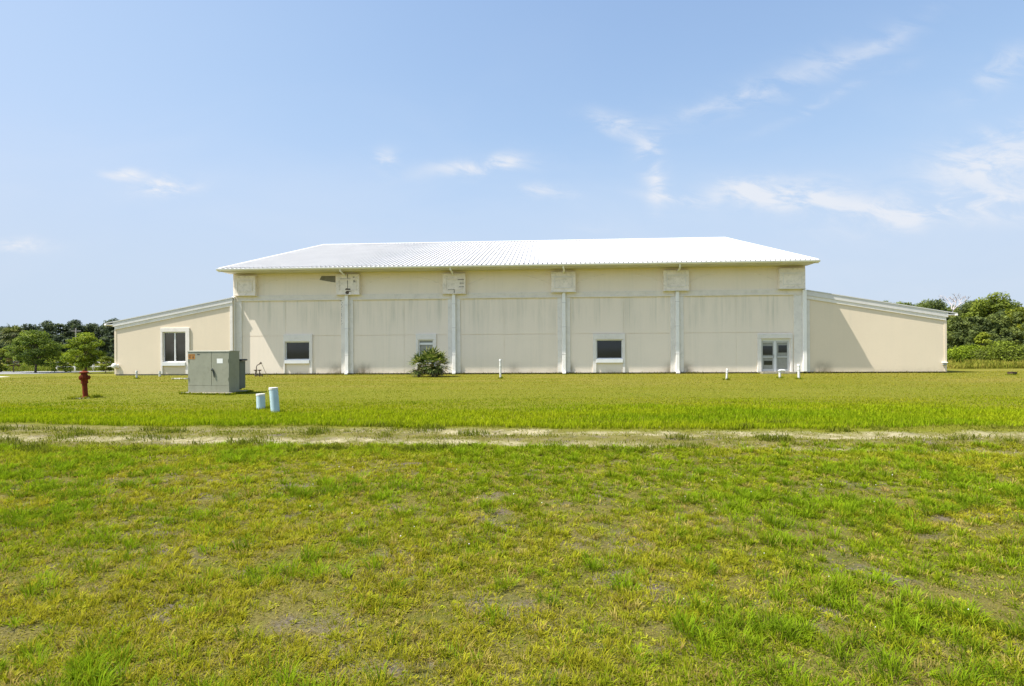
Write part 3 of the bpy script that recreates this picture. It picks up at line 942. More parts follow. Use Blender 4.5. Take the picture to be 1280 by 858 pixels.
# pad mounted transformer
PH = R(-8)
tc = gp(286.5, 489.0 + 3.0)
TX = Vector((-10.72, 20.3, 0))
pad = MB(); pad.box(-1.89, .12, -.16, 1.15, -.1, .062)
po = pad.build('concrete_pad', M['concrete'], None, bevel=.02, loc=TX); po.rotation_euler = (0, 0, PH)
tag(po, 'low concrete slab under the green utility cabinet', 'slab')
tr = empty('utility_cabinet', TX + Vector((0, 0, .064)), PH)
tag(tr, 'grey green metal utility cabinet with two doors standing on a concrete slab', 'cabinet')
Wd, Hd, Dd = 1.72, 1.54, .62
mb = MB(); mb.box(-Wd, 0, .03, Dd, .0, Hd); mb.build('body', M['green'], tr, bevel=.012)
mb = MB(); mb.prism_x([(-.015, Hd + .002), (Dd + .02, Hd + .002), (Dd + .02, Hd + .03), (.1, Hd + .045), (-.015, Hd + .022)], -Wd - .015, .012); mb.build('lid', M['green'], tr, bevel=.006)
mb = MB(); mb.box(-Wd, 0, .0, .029, .0, .235); mb.build('lower_panel', M['green'], tr, bevel=.006)
for (a, b_) in ((-Wd, -.735), (-.725, 0)):
    mb = MB(); mb.box(a, b_, .0, .029, .245, Hd - .005); d_ = mb.build('door', M['green'], tr, bevel=.008)
    hx = a + .03 if a < -1 else b_ - .03
    for zz_ in (.5, 1.2): MB().tube([(hx, -.008, zz_ - .06), (hx, -.008, zz_ + .06)], .011, 8).build('hinge', M['green'], d_)
    if a > -1:
        mb = MB(); mb.tube([(-.70, -.012, .83), (-.70, -.03, .86), (-.672, -.035, .885), (-.64, -.035, .84), (-.60, -.03, .60), (-.595, -.02, .56)], [.03, .035, .03, .024, .018, .014], 10); mb.build('handle', M['darkgreen'], d_, smooth=True)
        mb = MB(); mb.box(-.50, -.26, -.004, .001, 1.10, 1.28); mb.build('sticker', M['label'], d_)
    else:
        mb = MB(); mb.box(-1.70, -1.56, -.004, .001, 1.26, 1.46); mb.box(-1.55, -1.42, -.004, .001, 1.26, 1.46); st2 = mb.build('warning_label', M['orange'], d_)
        mb.__init__()
        for (u0, u1, v0, v1) in ((-1.69, -1.57, 1.40, 1.43), (-1.67, -1.60, 1.30, 1.38), (-1.54, -1.43, 1.41, 1.44), (-1.53, -1.46, 1.29, 1.38)):
            mb.box(u0, u1, -.006, -.0035, v0, v1)
        mb.build('faded_print', M['brownink'], d_)
        mb = MB(); mb.box(-1.33, -1.22, -.004, .001, 1.42, 1.46); mb.build('maker_plate', M['darkgreen'], d_)
mb = MB(); mb.box(-Wd + .1, -.06, Dd + .02, Dd + .22, .06, 1.18)
for k in range(9): mb.box(-Wd + .12 + k * .19, -Wd + .15 + k * .19, Dd + .21, Dd + .36, .1, 1.1)
mb.build('radiator', M['darkgreen'], tr, bevel=.004)
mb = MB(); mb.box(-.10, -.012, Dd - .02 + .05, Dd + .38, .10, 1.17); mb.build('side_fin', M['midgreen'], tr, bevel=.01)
mb = MB(); mb.box(-.12, .06, Dd + .06, Dd + .42, 1.18, 1.25); mb.build('fin_cover', M['black'], tr, bevel=.02)

# backflow valves by the hall wall
vb = gp(324.0, 471.0)
bv = empty('backflow_valve', vb); tag(bv, 'rusty pipework with two handwheels and a bent pipe against the hall wall', 'valve')
for xx in (-.23, .02):
    mb = MB(); mb.tube([(xx, 0, -.1), (xx, 0, .16), (xx, 0, .17), (xx, 0, .22), (xx, 0, .23), (xx, 0, .40)], [.035, .035, .06, .06, .03, .025], 10)
    vv = mb.build('valve_body', M['pipe'], bv, smooth=True)
    mb = MB(); mb.lathe([(.03, .36), (.12, .40), (.125, .43), (.03, .45)], (xx, 0, 0), 14); mb.build('handwheel', M['pipe'], vv, smooth=True)
mb = MB(); mb.tube([(-.20, .03, .25), (-.20, .03, .62), (-.15, .03, .73), (-.04, .03, .78), (.05, .03, .82), (.09, .03, .88)], .028, 8)
mb.tube([(.02, .03, .82), (.09, .03, .90), (.13, .03, .84)], .05, 8); mb.build('bent_pipe', M['pipe'], bv, smooth=True)
mb = MB(); mb.tube([(.12, .03, .86), (.30, .03, .45), (.52, .03, .0)], .013, 6); mb.build('thin_line', M['pipe'], bv)
mb = MB(); mb.tube([(-.3, 0, .1), (.12, 0, .1), (.2, 0, .06), (.2, 0, -.05)], .04, 10); mb.build('lower_pipe', M['pipe'], bv, smooth=True)

# splash slab and stone strip, dark box
sb = gp(224.5, 474.4)
mb = MB(); mb.box(-.42, .42, -.14, .14, -.04, .07)
tag(mb.build('splash_slab', cpath, None, bevel=.015, loc=sb), 'small pale concrete slab lying in the grass left of the cabinet', 'slab')
db = gp(1265, 469.0)
e = empty('valve_box', db, R(10)); tag(e, 'small dark brown box sitting in the grass at the far right', 'box')
mdark = mat('dark_brown_box', (.06, .035, .022), .8, .25, 9)
mb = MB(); mb.box(-.17, .17, -.14, .14, -.02, .155); mb.build('body', mdark, e, bevel=.015)
mb = MB(); mb.box(-.185, .185, -.155, .155, .157, .185); mb.build('lid', mdark, e, bevel=.01)

# ------------------------------------------------------------------ foliage machinery
def leaf_cloud(clumps, per, size, rng, cols, up=.5, asp=.55, shell=.45):
    """clumps: (cx,cy,cz,rx,ry,rz,tone 0..1). Many small leaf faces in the shell of each clump."""
    cl = np.array(clumps, float); n = len(cl)
    vol = (cl[:, 3] * cl[:, 4] + cl[:, 4] * cl[:, 5] + cl[:, 3] * cl[:, 5])
    cnt = np.maximum(3, (per * n * vol / vol.sum()).astype(int))
    idx = np.repeat(np.arange(n), cnt); N = len(idx)
    d = rng.normal(size=(N, 3)); d /= np.linalg.norm(d, axis=1)[:, None]
    rad = (1 - shell * rng.random(N) ** 1.3) * rng.uniform(.85, 1.18, N)
    pos = cl[idx, :3] + d * cl[idx, 3:6] * rad[:, None]
    nrm = d * .7 + np.array((0, 0, up)) + rng.normal(size=(N, 3)) * .55
    nrm /= np.linalg.norm(nrm, axis=1)[:, None]
    a = np.cross(nrm, rng.normal(size=(N, 3))); a /= np.linalg.norm(a, axis=1)[:, None] + 1e-9
    b = np.cross(nrm, a)
    s = size * rng.uniform(.6, 1.35, N)
    L = a * s[:, None] * .5; Wd_ = b * s[:, None] * .5 * asp
    fold = nrm * (s * .12)[:, None]
    v = np.stack((pos - L, pos - Wd_ * 1.0 + fold, pos + L, pos + Wd_ + fold), 1).reshape(-1, 3)
    c0, c1, c2 = [np.array(c) for c in cols]
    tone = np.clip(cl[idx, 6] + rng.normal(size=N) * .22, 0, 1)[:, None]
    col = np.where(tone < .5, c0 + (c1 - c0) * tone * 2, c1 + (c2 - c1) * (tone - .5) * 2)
    col *= rng.uniform(.85, 1.15, (N, 1))
    return v, np.repeat(col, 4, axis=0)


def leaves_obj(name, v, c, parent=None, extra=None):
    n = len(v) // 4
    return fast_mesh(name, v, np.full(n, 4), np.arange(4 * n), M['leaf'], c, parent)


def small_tree(name, label, base, h, w, seed, cols, nleaf, lsize, low=.28, tiers=46, flat=.5, group=None, cat='tree', shape='round'):
    rng_ = np.random.default_rng(seed)
    e = empty(name, base); tag(e, label, cat, group)
    tr_ = MB()
    th = h * (low + .18)
    tr_.tube([(0, 0, -.1), (rng_.normal() * .03, 0, th * .5), (rng_.normal() * .06, 0, th), (rng_.normal() * .1, 0, h * .8)],
             [h * .028, h * .022, h * .018, h * .006], 9)
    cl = []
    for k in range(tiers):
        u = rng_.random(); zc = h * (low + (1 - low) * u)
        if shape == 'round': rmax = w / 2 * (math.sin(math.pi * (.16 + .80 * u)) ** .75)
        elif shape == 'dome': rmax = w / 2 * math.sqrt(max(0, 1 - u * u)) * .98
        else: rmax = w / 2 * (1 - u) ** .75 * (1 if u > .08 else .7)
        rr = rmax * math.sqrt(rng_.uniform(.08, 1.0)); an = rng_.uniform(0, 2 * math.pi)
        s = w * rng_.uniform(.07, .15)
        cx, cy = rr * math.cos(an), rr * math.sin(an)
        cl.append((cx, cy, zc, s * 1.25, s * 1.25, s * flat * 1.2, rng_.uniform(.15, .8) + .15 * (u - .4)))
        if k % 2 == 0:
            tr_.tube([(0, 0, max(th * .6, zc * .72)), (cx * .5, cy * .5, zc * .9), (cx, cy, zc)], [h * .009, h * .006, h * .002], 6)
    v, c = leaf_cloud(cl, nleaf / tiers, lsize, rng_, cols, up=.55)
    leaves_obj('crown', v, c, e)
    tr_.build('trunk', M['bark'], e, smooth=True)
    return e


OAK = ((.040, .072, .014), (.115, .17, .022), (.26, .32, .045))
LIME = ((.065, .105, .012), (.17, .235, .020), (.31, .36, .036))
DARK = ((.014, .026, .010), (.030, .050, .016), (.060, .085, .024))
MID = ((.055, .08, .014), (.14, .18, .022), (.26, .30, .040))

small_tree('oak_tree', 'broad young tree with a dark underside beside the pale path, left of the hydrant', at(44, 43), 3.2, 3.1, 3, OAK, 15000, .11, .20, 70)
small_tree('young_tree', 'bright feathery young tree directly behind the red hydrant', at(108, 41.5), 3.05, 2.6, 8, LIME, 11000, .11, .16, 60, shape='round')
small_tree('shrub', 'low dark shrub beside the corner of the left wing', at(132, 41), 1.25, 1.4, 12, MID, 2600, .10, .08, 22, group='shrubs along the road', cat='shrub')
small_tree('shrub', 'rounded yellow green shrub between the two young trees on the left', at(81, 43.5), 1.5, 2.0, 13, LIME, 3200, .10, .08, 22, group='shrubs along the road', cat='shrub')
small_tree('shrub', 'dense green shrub cut by the left edge of the photo', at(1, 45), 1.9, 1.7, 14, MID, 3200, .11, .08, 24, group='shrubs along the road', cat='shrub')
small_tree('shrub', 'pale straggly shrub under the left side of the broad young tree', at(24, 48.5), 1.3, 2.4, 15, LIME, 2200, .10, .06, 20, group='shrubs along the road', cat='shrub')
small_tree('shrub', 'pale straggly shrub under the right side of the broad young tree', at(63, 48.5), 1.35, 2.6, 16, LIME, 2200, .10, .06, 20, group='shrubs along the road', cat='shrub')
small_tree('shrub', 'small dark bush under the left side of the feathery young tree', at(97, 48.5), 1.5, 2.4, 18, MID, 2200, .10, .06, 20, group='shrubs along the road', cat='shrub')
small_tree('sapling', 'thin reddish sapling with sparse leaves beside the road at far left', at(17, 44), 1.5, .9, 19, ((.09, .07, .03), (.14, .11, .04), (.16, .15, .05)), 500, .10, .35, 14, cat='tree')

# far sabal palm, left
def fan_frond(mb_v, mb_c, root, direction, length, blade, rng_, cols, nseg=16, droop=.25):
    d = direction.normalized(); side = d.cross(Vector((0, 0, 1)))
    if side.length < .05: side = Vector((1, 0, 0))
    side.normalize(); upv = side.cross(d).normalized()
    tip = root + d * length - Vector((0, 0, droop * length * .4))
    w_ = .012 * (length + .4)
    def quad(a, b, c, e_, col):
        mb_v.extend([a, b, c, e_]); mb_c.extend([col] * 4)
    pc = cols[1]
    quad(root - side * w_, root + side * w_, tip + side * w_ * .6, tip - side * w_ * .6, pc)
    for k in range(nseg):
        a = (k / (nseg - 1) - .5) * R(235)
        dd_ = (d * math.cos(a) + side * math.sin(a)).normalized()
        L_ = blade * (1.0 - .25 * abs(a) / 2) * rng_.uniform(.85, 1.1)
        mid = tip + dd_ * L_ * .55 + upv * .05 * L_
        end = tip + dd_ * L_ - Vector((0, 0, droop * L_ * rng_.uniform(.5, 1.4)))
        ww = blade * .06
        sd = dd_.cross(upv).normalized() * ww
        col = cols[0] if rng_.random() < .35 else (cols[1] if rng_.random() < .6 else cols[2])
        quad(tip - sd * .4, tip + sd * .4, mid + sd, mid - sd, col)
        quad(mid - sd, mid + sd, end + sd * .12, end - sd * .12, col)


def palm_crown(center, n, length, blade, seed, cols, lo=-.5, hi=1.2, nseg=16, droop=.25):
    rng_ = random.Random(seed); v, c = [], []
    for k in range(n):
        az = k * 2.399 + rng_.uniform(-.3, .3); el = lo + (hi - lo) * ((k + .5) / n) + rng_.uniform(-.12, .12)
        d = Vector((math.cos(az) * math.cos(el), math.sin(az) * math.cos(el), math.sin(el)))
        fan_frond(v, c, center, d, length * rng_.uniform(.8, 1.15), blade * rng_.uniform(.85, 1.1), rng_, cols, nseg, droop)
    return v, c


def palm_leaves(name, v, c, parent):
    return leaves_obj(name, np.array([tuple(q) for q in v]), np.array(c), parent)


sp = empty('cabbage_palm', at(17, 66)); tag(sp, 'tall cabbage palm with a pale fan crown before the dark woods at far left', 'palm tree')
ztop = hz(17, 419, 66)
v, c = palm_crown(Vector((0, 0, ztop)), 30, .9, 1.0, 3, ((.05, .07, .02), (.11, .13, .045), (.20, .21, .10)), -.7, 1.3, 14)
palm_leaves('fronds', v, c, sp)
mb = MB(); mb.tube([(0, 0, -.1), (.05, 0, ztop * .5), (0, 0, ztop)], [.2, .17, .16], 10); mb.build('trunk', M['bark'], sp, smooth=True)

# palm clump in front of the small window
pb = gp(534.5, 471.3)
pc = empty('palm_clump', pb); tag(pc, 'bushy fan palm clump with two short trunks in front of the small window', 'palm')
PG = ((.036, .060, .014), (.10, .145, .026), (.28, .29, .10))
PDRY = ((.13, .10, .05), (.22, .18, .09), (.33, .29, .17))
s = pb.y / F
cr = [(-10.5 * s, .05, .66, 24, .46, 21), (6.5 * s, 0, .80, 36, .56, 22), (14 * s, .12, .70, 20, .48, 23), (-1 * s, .2, .85, 20, .5, 24)]
vv, cc = [], []
for (x_, y_, z_, n_, l_, sd) in cr:
    v, c = palm_crown(Vector((x_, y_, z_)), n_, l_, .56, sd, PG, -.8, 1.5, 10, .06); vv += v; cc += c
palm_leaves('fronds', vv, cc, pc)
vv, cc = [], []
for (x_, y_, z_, n_, l_, sd) in ((-10.5 * s, .05, .62, 14, .28, 31), (6.5 * s, 0, .70, 18, .32, 32), (14 * s, .1, .58, 10, .28, 33)):
    v, c = palm_crown(Vector((x_, y_, z_)), n_, l_, .36, sd, PDRY, -1.35, -.45, 9, .5); vv += v; cc += c
palm_leaves('dead_fronds', vv, cc, pc)
for (x_, y_, h_, r_) in ((-10.5 * s, .05, .68, .08), (6.0 * s, 0, .80, .10), (12.5 * s, .1, .70, .075)):
    mb = MB(); lx = random.Random(int(h_ * 100)).uniform(-.08, .08)
    mb.tube([(x_ - lx, y_, -.1), (x_ - lx, y_, .12), (x_, y_, .45), (x_, y_, h_)], [r_ * 1.1, r_, r_ * 1.05, r_ * .85], 12)
    rr = random.Random(int(x_ * 977) + 7)
    for k in range(26):
        a = rr.uniform(0, 6.28); z_ = rr.uniform(.08, h_); q = Vector((math.cos(a), math.sin(a), 0))
        p0 = Vector((x_, y_, z_)) + q * r_ * .8
        mb.tube([p0, p0 + q * .06 + Vector((0, 0, .08)), p0 + q * .10 + Vector((0, 0, .17))], [.03, .02, .008], 5)
    mb.build('trunk', M['frondbase'], pc, smooth=True)

# ------------------------------------------------------------------ woods
def woods(name, label, spots, seed, cols, per, lsize, fine=False):
    """a far wood that reads as one mass: crowns and trunks in one object"""
    rng_ = np.random.default_rng(seed)
    V, Cc = [], []
    tb = MB()
    for (x_, y_, h_) in spots:
        tone = rng_.uniform(-.22, .25)
        cl = []
        w_ = h_ * rng_.uniform(.30, .46)
        k = rng_.integers(26, 38) if fine else rng_.integers(13, 20)
        low = rng_.uniform(.10, .38)
        for q in range(k):
            u = (q + rng_.random()) / k
            zc = h_ * (low + (.97 - low) * u)
            rm = w_ * .5 * (math.sin(math.pi * (.22 + .70 * u)) ** .8)
            rr = rm * math.sqrt(rng_.random()); an = rng_.uniform(0, 6.283)
            sz = h_ * (rng_.uniform(.035, .075) if fine else rng_.uniform(.055, .115))
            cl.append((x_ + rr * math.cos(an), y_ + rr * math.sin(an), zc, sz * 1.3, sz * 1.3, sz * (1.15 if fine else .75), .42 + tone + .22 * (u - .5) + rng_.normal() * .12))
        v, c = leaf_cloud(cl, per / k, lsize, rng_, cols, up=.15 if fine else .45)
        V.append(v); Cc.append(c)
        tb.tube([(x_, y_, -.2), (x_ + rng_.normal() * .15, y_, h_ * .5), (x_, y_, h_ * .92)], [h_ * .016, h_ * .012, h_ * .003], 6)
    v = np.concatenate(V); c = np.concatenate(Cc)
    nl = len(v) // 4
    tv = np.array(tb.v); off = len(v)
    tl = []; tn = []
    for f in tb.f: tl += [i + off for i in f]; tn.append(len(f))
    allv = np.concatenate((v, tv)); allc = np.concatenate((c, np.tile(np.array((.1, .08, .06)), (len(tv), 1))))
    loops = np.concatenate((np.arange(4 * nl), np.array(tl))); fn = np.concatenate((np.full(nl, 4), np.array(tn)))
    mi = np.concatenate((np.zeros(nl), np.ones(len(tn))))
    o_ = fast_mesh(name, allv, fn, loops, [M['leaf'], M['bark']], allc, None, mi)
    tag(o_, label, 'woods', kind='stuff')
    return o_


rg = random.Random(11)
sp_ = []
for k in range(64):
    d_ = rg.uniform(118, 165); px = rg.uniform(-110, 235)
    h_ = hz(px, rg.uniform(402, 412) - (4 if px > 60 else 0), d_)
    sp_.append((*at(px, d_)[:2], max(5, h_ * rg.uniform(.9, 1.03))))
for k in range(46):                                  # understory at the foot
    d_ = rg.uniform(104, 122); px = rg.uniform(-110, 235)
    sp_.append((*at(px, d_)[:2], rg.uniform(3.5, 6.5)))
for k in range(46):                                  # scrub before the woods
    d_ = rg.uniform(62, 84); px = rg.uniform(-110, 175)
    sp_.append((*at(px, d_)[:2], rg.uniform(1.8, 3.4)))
woods('pine_woods', 'dark far pine woods along the horizon left of the hall', sp_, 21, ((.034, .050, .033), (.062, .085, .048), (.105, .13, .062)), 1300, .55)  # leaf colours made bluer, so distance haze is painted into them
sp_ = []
for k in range(46):
    d_ = rg.uniform(82, 115); px = rg.uniform(1085, 1440)
    top = 373 if px < 1172 else (380 if px < 1200 else (372 if px < 1250 else 371))
    sp_.append((*at(px, d_)[:2], hz(px, top + rg.uniform(2, 12), d_)))
for k in range(36):
    d_ = rg.uniform(66, 80); px = rg.uniform(1150, 1450)
    sp_.append((*at(px, d_)[:2], rg.uniform(3.0, 6.0)))
for k in range(24):                                  # the edge of the wood behind the right wing
    px = 1118 + k * 6.5 + rg.uniform(-3, 3); d_ = rg.uniform(88, 108)
    top = 378 if px < 1172 else (383 if px < 1200 else 377)
    sp_.append((*at(px, d_)[:2], hz(px, top + rg.uniform(0, 6), d_)))
for k in range(24):
    px = rg.uniform(1180, 1290); d_ = rg.uniform(72, 84)
    sp_.append((*at(px, d_)[:2], hz(px, rg.uniform(388, 408), d_)))
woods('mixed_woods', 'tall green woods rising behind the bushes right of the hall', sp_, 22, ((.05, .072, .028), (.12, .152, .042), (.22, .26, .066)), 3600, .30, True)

# trees that stand out from the right-hand woods
small_tree('tall_tree', 'tallest round topped tree of the woods right of the hall', at(1243, 84), hz(1243, 371, 84), 7.0, 41, MID, 9000, .38, .25, 60, flat=.8)
small_tree('tall_tree', 'yellow green tree with open crown at the right edge of the photo', at(1272, 74), hz(1272, 388, 74), 6.0, 42, ((.075, .095, .012), (.17, .20, .022), (.30, .32, .04)), 8000, .34, .2, 56, flat=.7)
small_tree('young_pine', 'small bright pine at the foot of the woods behind the bushes', at(1229, 64), hz(1229, 415, 64), 2.4, 43, ((.08, .11, .012), (.19, .23, .022), (.32, .35, .04)), 3000, .25, .08, 34, shape='cone')

# bare tree
bt = empty('bare_tree', at(1190, 88)); tag(bt, 'pale leafless tree above the roof of the right wing', 'tree')
hbt = hz(1190, 366.5, 88); rr = random.Random(5); mb = MB()
def branch(p, d, l, r, lev):
    r = max(r, .022)
    e_ = p + d * l; mid = p + d * l * .5 + Vector((rr.uniform(-.1, .1), rr.uniform(-.1, .1), 0)) * l * .5
    mb.tube([p, mid, e_], [r, r * .8, r * .55], 6 if lev < 3 else 4)
    if lev >= 4: return
    for k in range(3 if lev < 3 else 2):
        ax = Vector((rr.uniform(-1, 1), rr.uniform(-1, 1), rr.uniform(-.1, .5))).normalized()
        nd = (d * .75 + ax * .72 + Vector((0, 0, .12))).normalized()
        branch(e_ if k else mid.lerp(e_, .7), nd, l * rr.uniform(.58, .8), r * .55, lev + 1)
mb.tube([(0, 0, -.2), (0, 0, hbt * .5)], [.22, .15], 8)
branch(Vector((0, 0, hbt * .48)), Vector((.04, 0, 1)).normalized(), hbt * .17, .17, 0)
zmx = max(q[2] for q in mb.v); fz = hbt / zmx
mb.v = [(q[0] * 1.3, q[1] * 1.3, q[2] * fz) for q in mb.v]
mb.build('trunk', M['palebark'], bt)

# bushes on the right, and the rank grass before them
def bush(label, px, py, ptop, wpx, seed, cols, n):
    b_ = gp(px, py); s_ = b_.y / F
    return small_tree('bush', label, b_, (py - ptop) * s_, wpx * s_, seed, cols, n, .15, .22, 80, flat=.75, group='bushes before the right woods', cat='bush', shape='dome')


BR = ((.045, .075, .006), (.15, .21, .010), (.29, .37, .022))
bush('low rounded green bush with a shaded front, nearest the right wing', 1210, 456.5, 437.5, 58, 51, BR, 9000)
bush('larger mounded bush with brownish lower twigs, right of the low bush', 1254, 458.0, 432.0, 58, 52, ((.09, .10, .030), (.13, .17, .020), (.24, .30, .030)), 11000)
bush('green bush reaching beyond the right edge of the photo', 1306, 455.5, 432.0, 70, 53, ((.06, .10, .006), (.19, .24, .010), (.34, .39, .022)), 8000)
bush('small pale bush tucked behind the corner of the right wing', 1188, 455.0, 443.0, 26, 54, LIME, 2600)

# utility pole, rail fence, grey cabinet far left
up = empty('utility_pole', at(95, 96)); tag(up, 'pale thin utility pole before the dark woods', 'utility pole')
hpz = hz(95, 410.5, 96)
mb = MB(); mb.tube([(0, 0, -.2), (0, 0, hpz)], [.15, .10], 10); mb.build('pole', M['palebark'], up, smooth=True)
mb = MB(); mb.box(-.9, .9, -.05, .05, hpz - .55, hpz - .43); mb.build('crossarm', M['pole'], up)
fe = empty('rail_fence', at(116, 47)); tag(fe, 'low white rail fence beyond the trees beside the left wing', 'fence')
mb = MB(); zf = hz(116, 453, 47); mb.box(-3.2, 3.4, -.03, .03, zf - .07, zf + .05); mb.build('rail', M['white'], fe)
mb = MB(); mb.box(-3.2, 3.4, -.02, .02, zf - .42, zf - .34); mb.build('rail', M['white'], fe)
for k in range(5):
    mb = MB(); mb.box(-3.2 + k * 1.6, -3.08 + k * 1.6, -.07, .05, -.1, zf + .09); mb.build('post', M['white'], fe)
gc = empty('road_cabinet', at(16, 62), R(6)); tag(gc, 'grey box cabinet beside the road behind the sapling', 'cabinet')
zc = hz(16, 445, 62)
mb = MB(); mb.box(-.42, .42, -.3, .3, -.05, zc - .08); mb.build('body', M['grey'], gc, bevel=.02)
mb = MB(); mb.box(-.5, .5, -.38, .38, zc - .075, zc); mb.build('lid', M['label'], gc, bevel=.02)

# ------------------------------------------------------------------ grass
NR = np.random.default_rng(77)
def blades(name, label, x, y, h, w, lean, col, tipcol, cat='grass', zoff=0.0, az=None):
    n = len(x)
    z = ground_z(x, y) - .006 + zoff
    if az is None: az = NR.uniform(0, 2 * np.pi, n)
    face = az + np.pi / 2 + NR.normal(size=n) * .5
    dx_, dy_ = np.cos(az), np.sin(az); fx, fy = np.cos(face), np.sin(face)
    sl_, cl_ = np.sin(lean), np.cos(lean)
    base = np.stack((x, y, z), 1)
    dirm = np.stack((dx_ * sl_ * .6, dy_ * sl_ * .6, cl_ + (1 - cl_) * .45), 1)
    mid = base + dirm * (h * .55)[:, None]
    tip = mid + np.stack((dx_ * np.sin(lean * 1.35), dy_ * np.sin(lean * 1.35), np.cos(lean * 1.35)), 1) * (h * .5)[:, None]
    tip[:, 2] = np.maximum(tip[:, 2], z + .008)
    wv_ = np.stack((fx, fy, np.zeros(n)), 1) * (w * .5)[:, None]
    V = np.stack((base - wv_ * .7, base + wv_ * .7, mid + wv_, mid - wv_, tip), 1).reshape(-1, 3)
    i0 = np.arange(n)[:, None] * 5
    loops = np.concatenate((i0 + np.array([0, 1, 2, 3]), i0 + np.array([3, 2, 4])), 1).ravel()
    fn = np.tile(np.array([4, 3]), n)
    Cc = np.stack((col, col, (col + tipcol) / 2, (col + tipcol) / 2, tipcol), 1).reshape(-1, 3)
    o_ = fast_mesh(name, V, fn, loops, M['blade'], Cc)
    tag(o_, label, cat, kind='stuff')
    return o_


def sample(y0, y1, n, power):
    """points in the trapezoid in front of the camera; density ~ y^-power"""
    u = NR.random(n); e_ = 2 - power
    y = (y0 ** e_ + u * (y1 ** e_ - y0 ** e_)) ** (1 / e_) if abs(e_) > 1e-3 else y0 * (y1 / y0) ** u
    x = NR.uniform(-1, 1, n) * (1.06 * y + 1.5)
    return x, y


def lerp(a, b, t): return np.array(a)[None, :] * (1 - t[:, None]) + np.array(b)[None, :] * t[:, None]


YEL = (.315, .295, .020); GRN = (.175, .240, .006); BRT = (.200, .285, .010); DRY = (.40, .33, .085); OLV = (.125, .135, .012)
# -- foreground: tufts of grass, flat weeds and straw, with a low filler between
def fore_masks(x, y):
    d1 = fbm(x * 1.5, y * 1.5, 31, 3); d2 = fbm(x * 4.6, y * 4.6, 37, 3)
    dens = sst(.5 * d1 + .5 * d2, .37, .50)
    for (hx_, hy_, hr_, hs_) in ((2.75, 3.5, .34, 1.0), (2.45, 4.0, .22, .9), (-1.42, 3.1, .24, .9), (-.62, 3.0, .2, .8), (-2.9, 4.4, .3, .8), (1.0, 4.9, .25, .7)):
        dens = dens - 1.3 * hs_ * np.exp(-(((x - hx_) / hr_) ** 2 + ((y - hy_) / (hr_ * .8)) ** 2)) * (.55 + .9 * d2)
    rutd = np.maximum(np.exp(-(RUT1(x, y) / .33) ** 2), np.exp(-(RUT2(x, y) / .33) ** 2))
    lush = sst(y + .09 * x + (fbm(x * .7, y * .7, 61, 2) - .5) * 1.2, 6.4, 8.0) * (.4 + .6 * sst(-x, -2.5, 1.0))
    tone = np.clip(fbm(x * .8, y * .8, 51, 4) * 2.4 - .75, 0, 1)
    rich = sst(fbm(x * 1.3 + 40, y * 1.3, 43, 4), .50, .72)
    return dens, rutd, lush, tone, rich


x, y = sample(1.9, 8.9, 345000, 1.5)
dens, rutd, lush, tone, rich = fore_masks(x, y)
keep = NR.random(len(x)) < np.clip(dens * .55 + .45, .04, 1) * (1 - .75 * rutd)
x, y, lush, tone, rich = x[keep], y[keep], lush[keep], tone[keep], rich[keep]; n = len(x)
col = lerp(YEL, GRN, np.clip(tone + NR.normal(size=n) * .2, 0, 1))
dk = NR.random(n) < .16; col[dk] = lerp(DRY, YEL, NR.random(int(dk.sum())))
col *= NR.uniform(.6, 1.2, (n, 1))
h = NR.uniform(.010, .032, n) + lush * NR.uniform(.01, .06, n)
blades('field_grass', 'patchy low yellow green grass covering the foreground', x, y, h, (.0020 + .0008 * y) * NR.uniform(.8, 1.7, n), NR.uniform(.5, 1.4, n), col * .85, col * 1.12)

x, y = sample(1.9, 9.0, 42000, 1.25)
dens, rutd, lush, tone, rich = fore_masks(x, y)
keep = NR.random(len(x)) < np.clip(dens * .72 + .26 + rich * .5 * (dens > .1), 0, 1) * (1 - .85 * rutd)
x, y, lush, tone, rich, dens = [q[keep] for q in (x, y, lush, tone, rich, dens)]; n = len(x)
u = NR.random(n)
kind = np.where(u < .30 - .2 * lush, 1, np.where(u > .91, 2, 0))            # 1 flat weed, 2 straw
kind = np.where((u > .62) & (u < .64 + .20 * rich), 3, kind)                  # 3 tall lush tuft
tr_ = np.exp(NR.normal(size=n) * .40) * .034 + .008 * y * .25
trad = np.where(kind == 3, tr_ * 1.7, tr_); trad = np.clip(trad, .012, .13)
thgt = np.where(kind == 1, NR.uniform(.018, .04, n), np.where(kind == 3, NR.uniform(.06, .15, n), NR.uniform(.028, .085, n))) + lush * NR.uniform(.0, .05, n)
nb = np.where(kind == 3, NR.integers(26, 46, n), np.where(kind == 1, NR.integers(9, 18, n), NR.integers(10, 24, n)))
tcol = lerp(YEL, GRN, np.clip(tone + NR.normal(size=n) * .28, 0, 1))
w1 = NR.random(n)
tcol = np.where((kind == 1)[:, None], lerp((.20, .25, .010), (.36, .36, .03), w1), tcol)
tcol = np.where((kind == 2)[:, None], lerp(DRY, (.30, .22, .06), w1), tcol)
tcol = np.where((kind == 3)[:, None], lerp(BRT, (.125, .20, .008), w1 ** 1.6), tcol)
tcol = tcol * (1 - lush[:, None] * .5) + np.array(BRT) * lush[:, None] * .5
tcol *= NR.uniform(.70, 1.22, (n, 1))
ix = np.repeat(np.arange(n), nb); N = len(ix)
rr_ = np.sqrt(NR.random(N)); aa = NR.uniform(0, 2 * np.pi, N)
bx_ = x[ix] + np.cos(aa) * rr_ * trad[ix] * .75; by_ = y[ix] + np.sin(aa) * rr_ * trad[ix] * .75
ln_ = np.where(kind[ix] == 1, NR.uniform(.8, 1.4, N), NR.uniform(.05, .5, N) + rr_ * .75)
hb_ = thgt[ix] * NR.uniform(.55, 1.15, N)
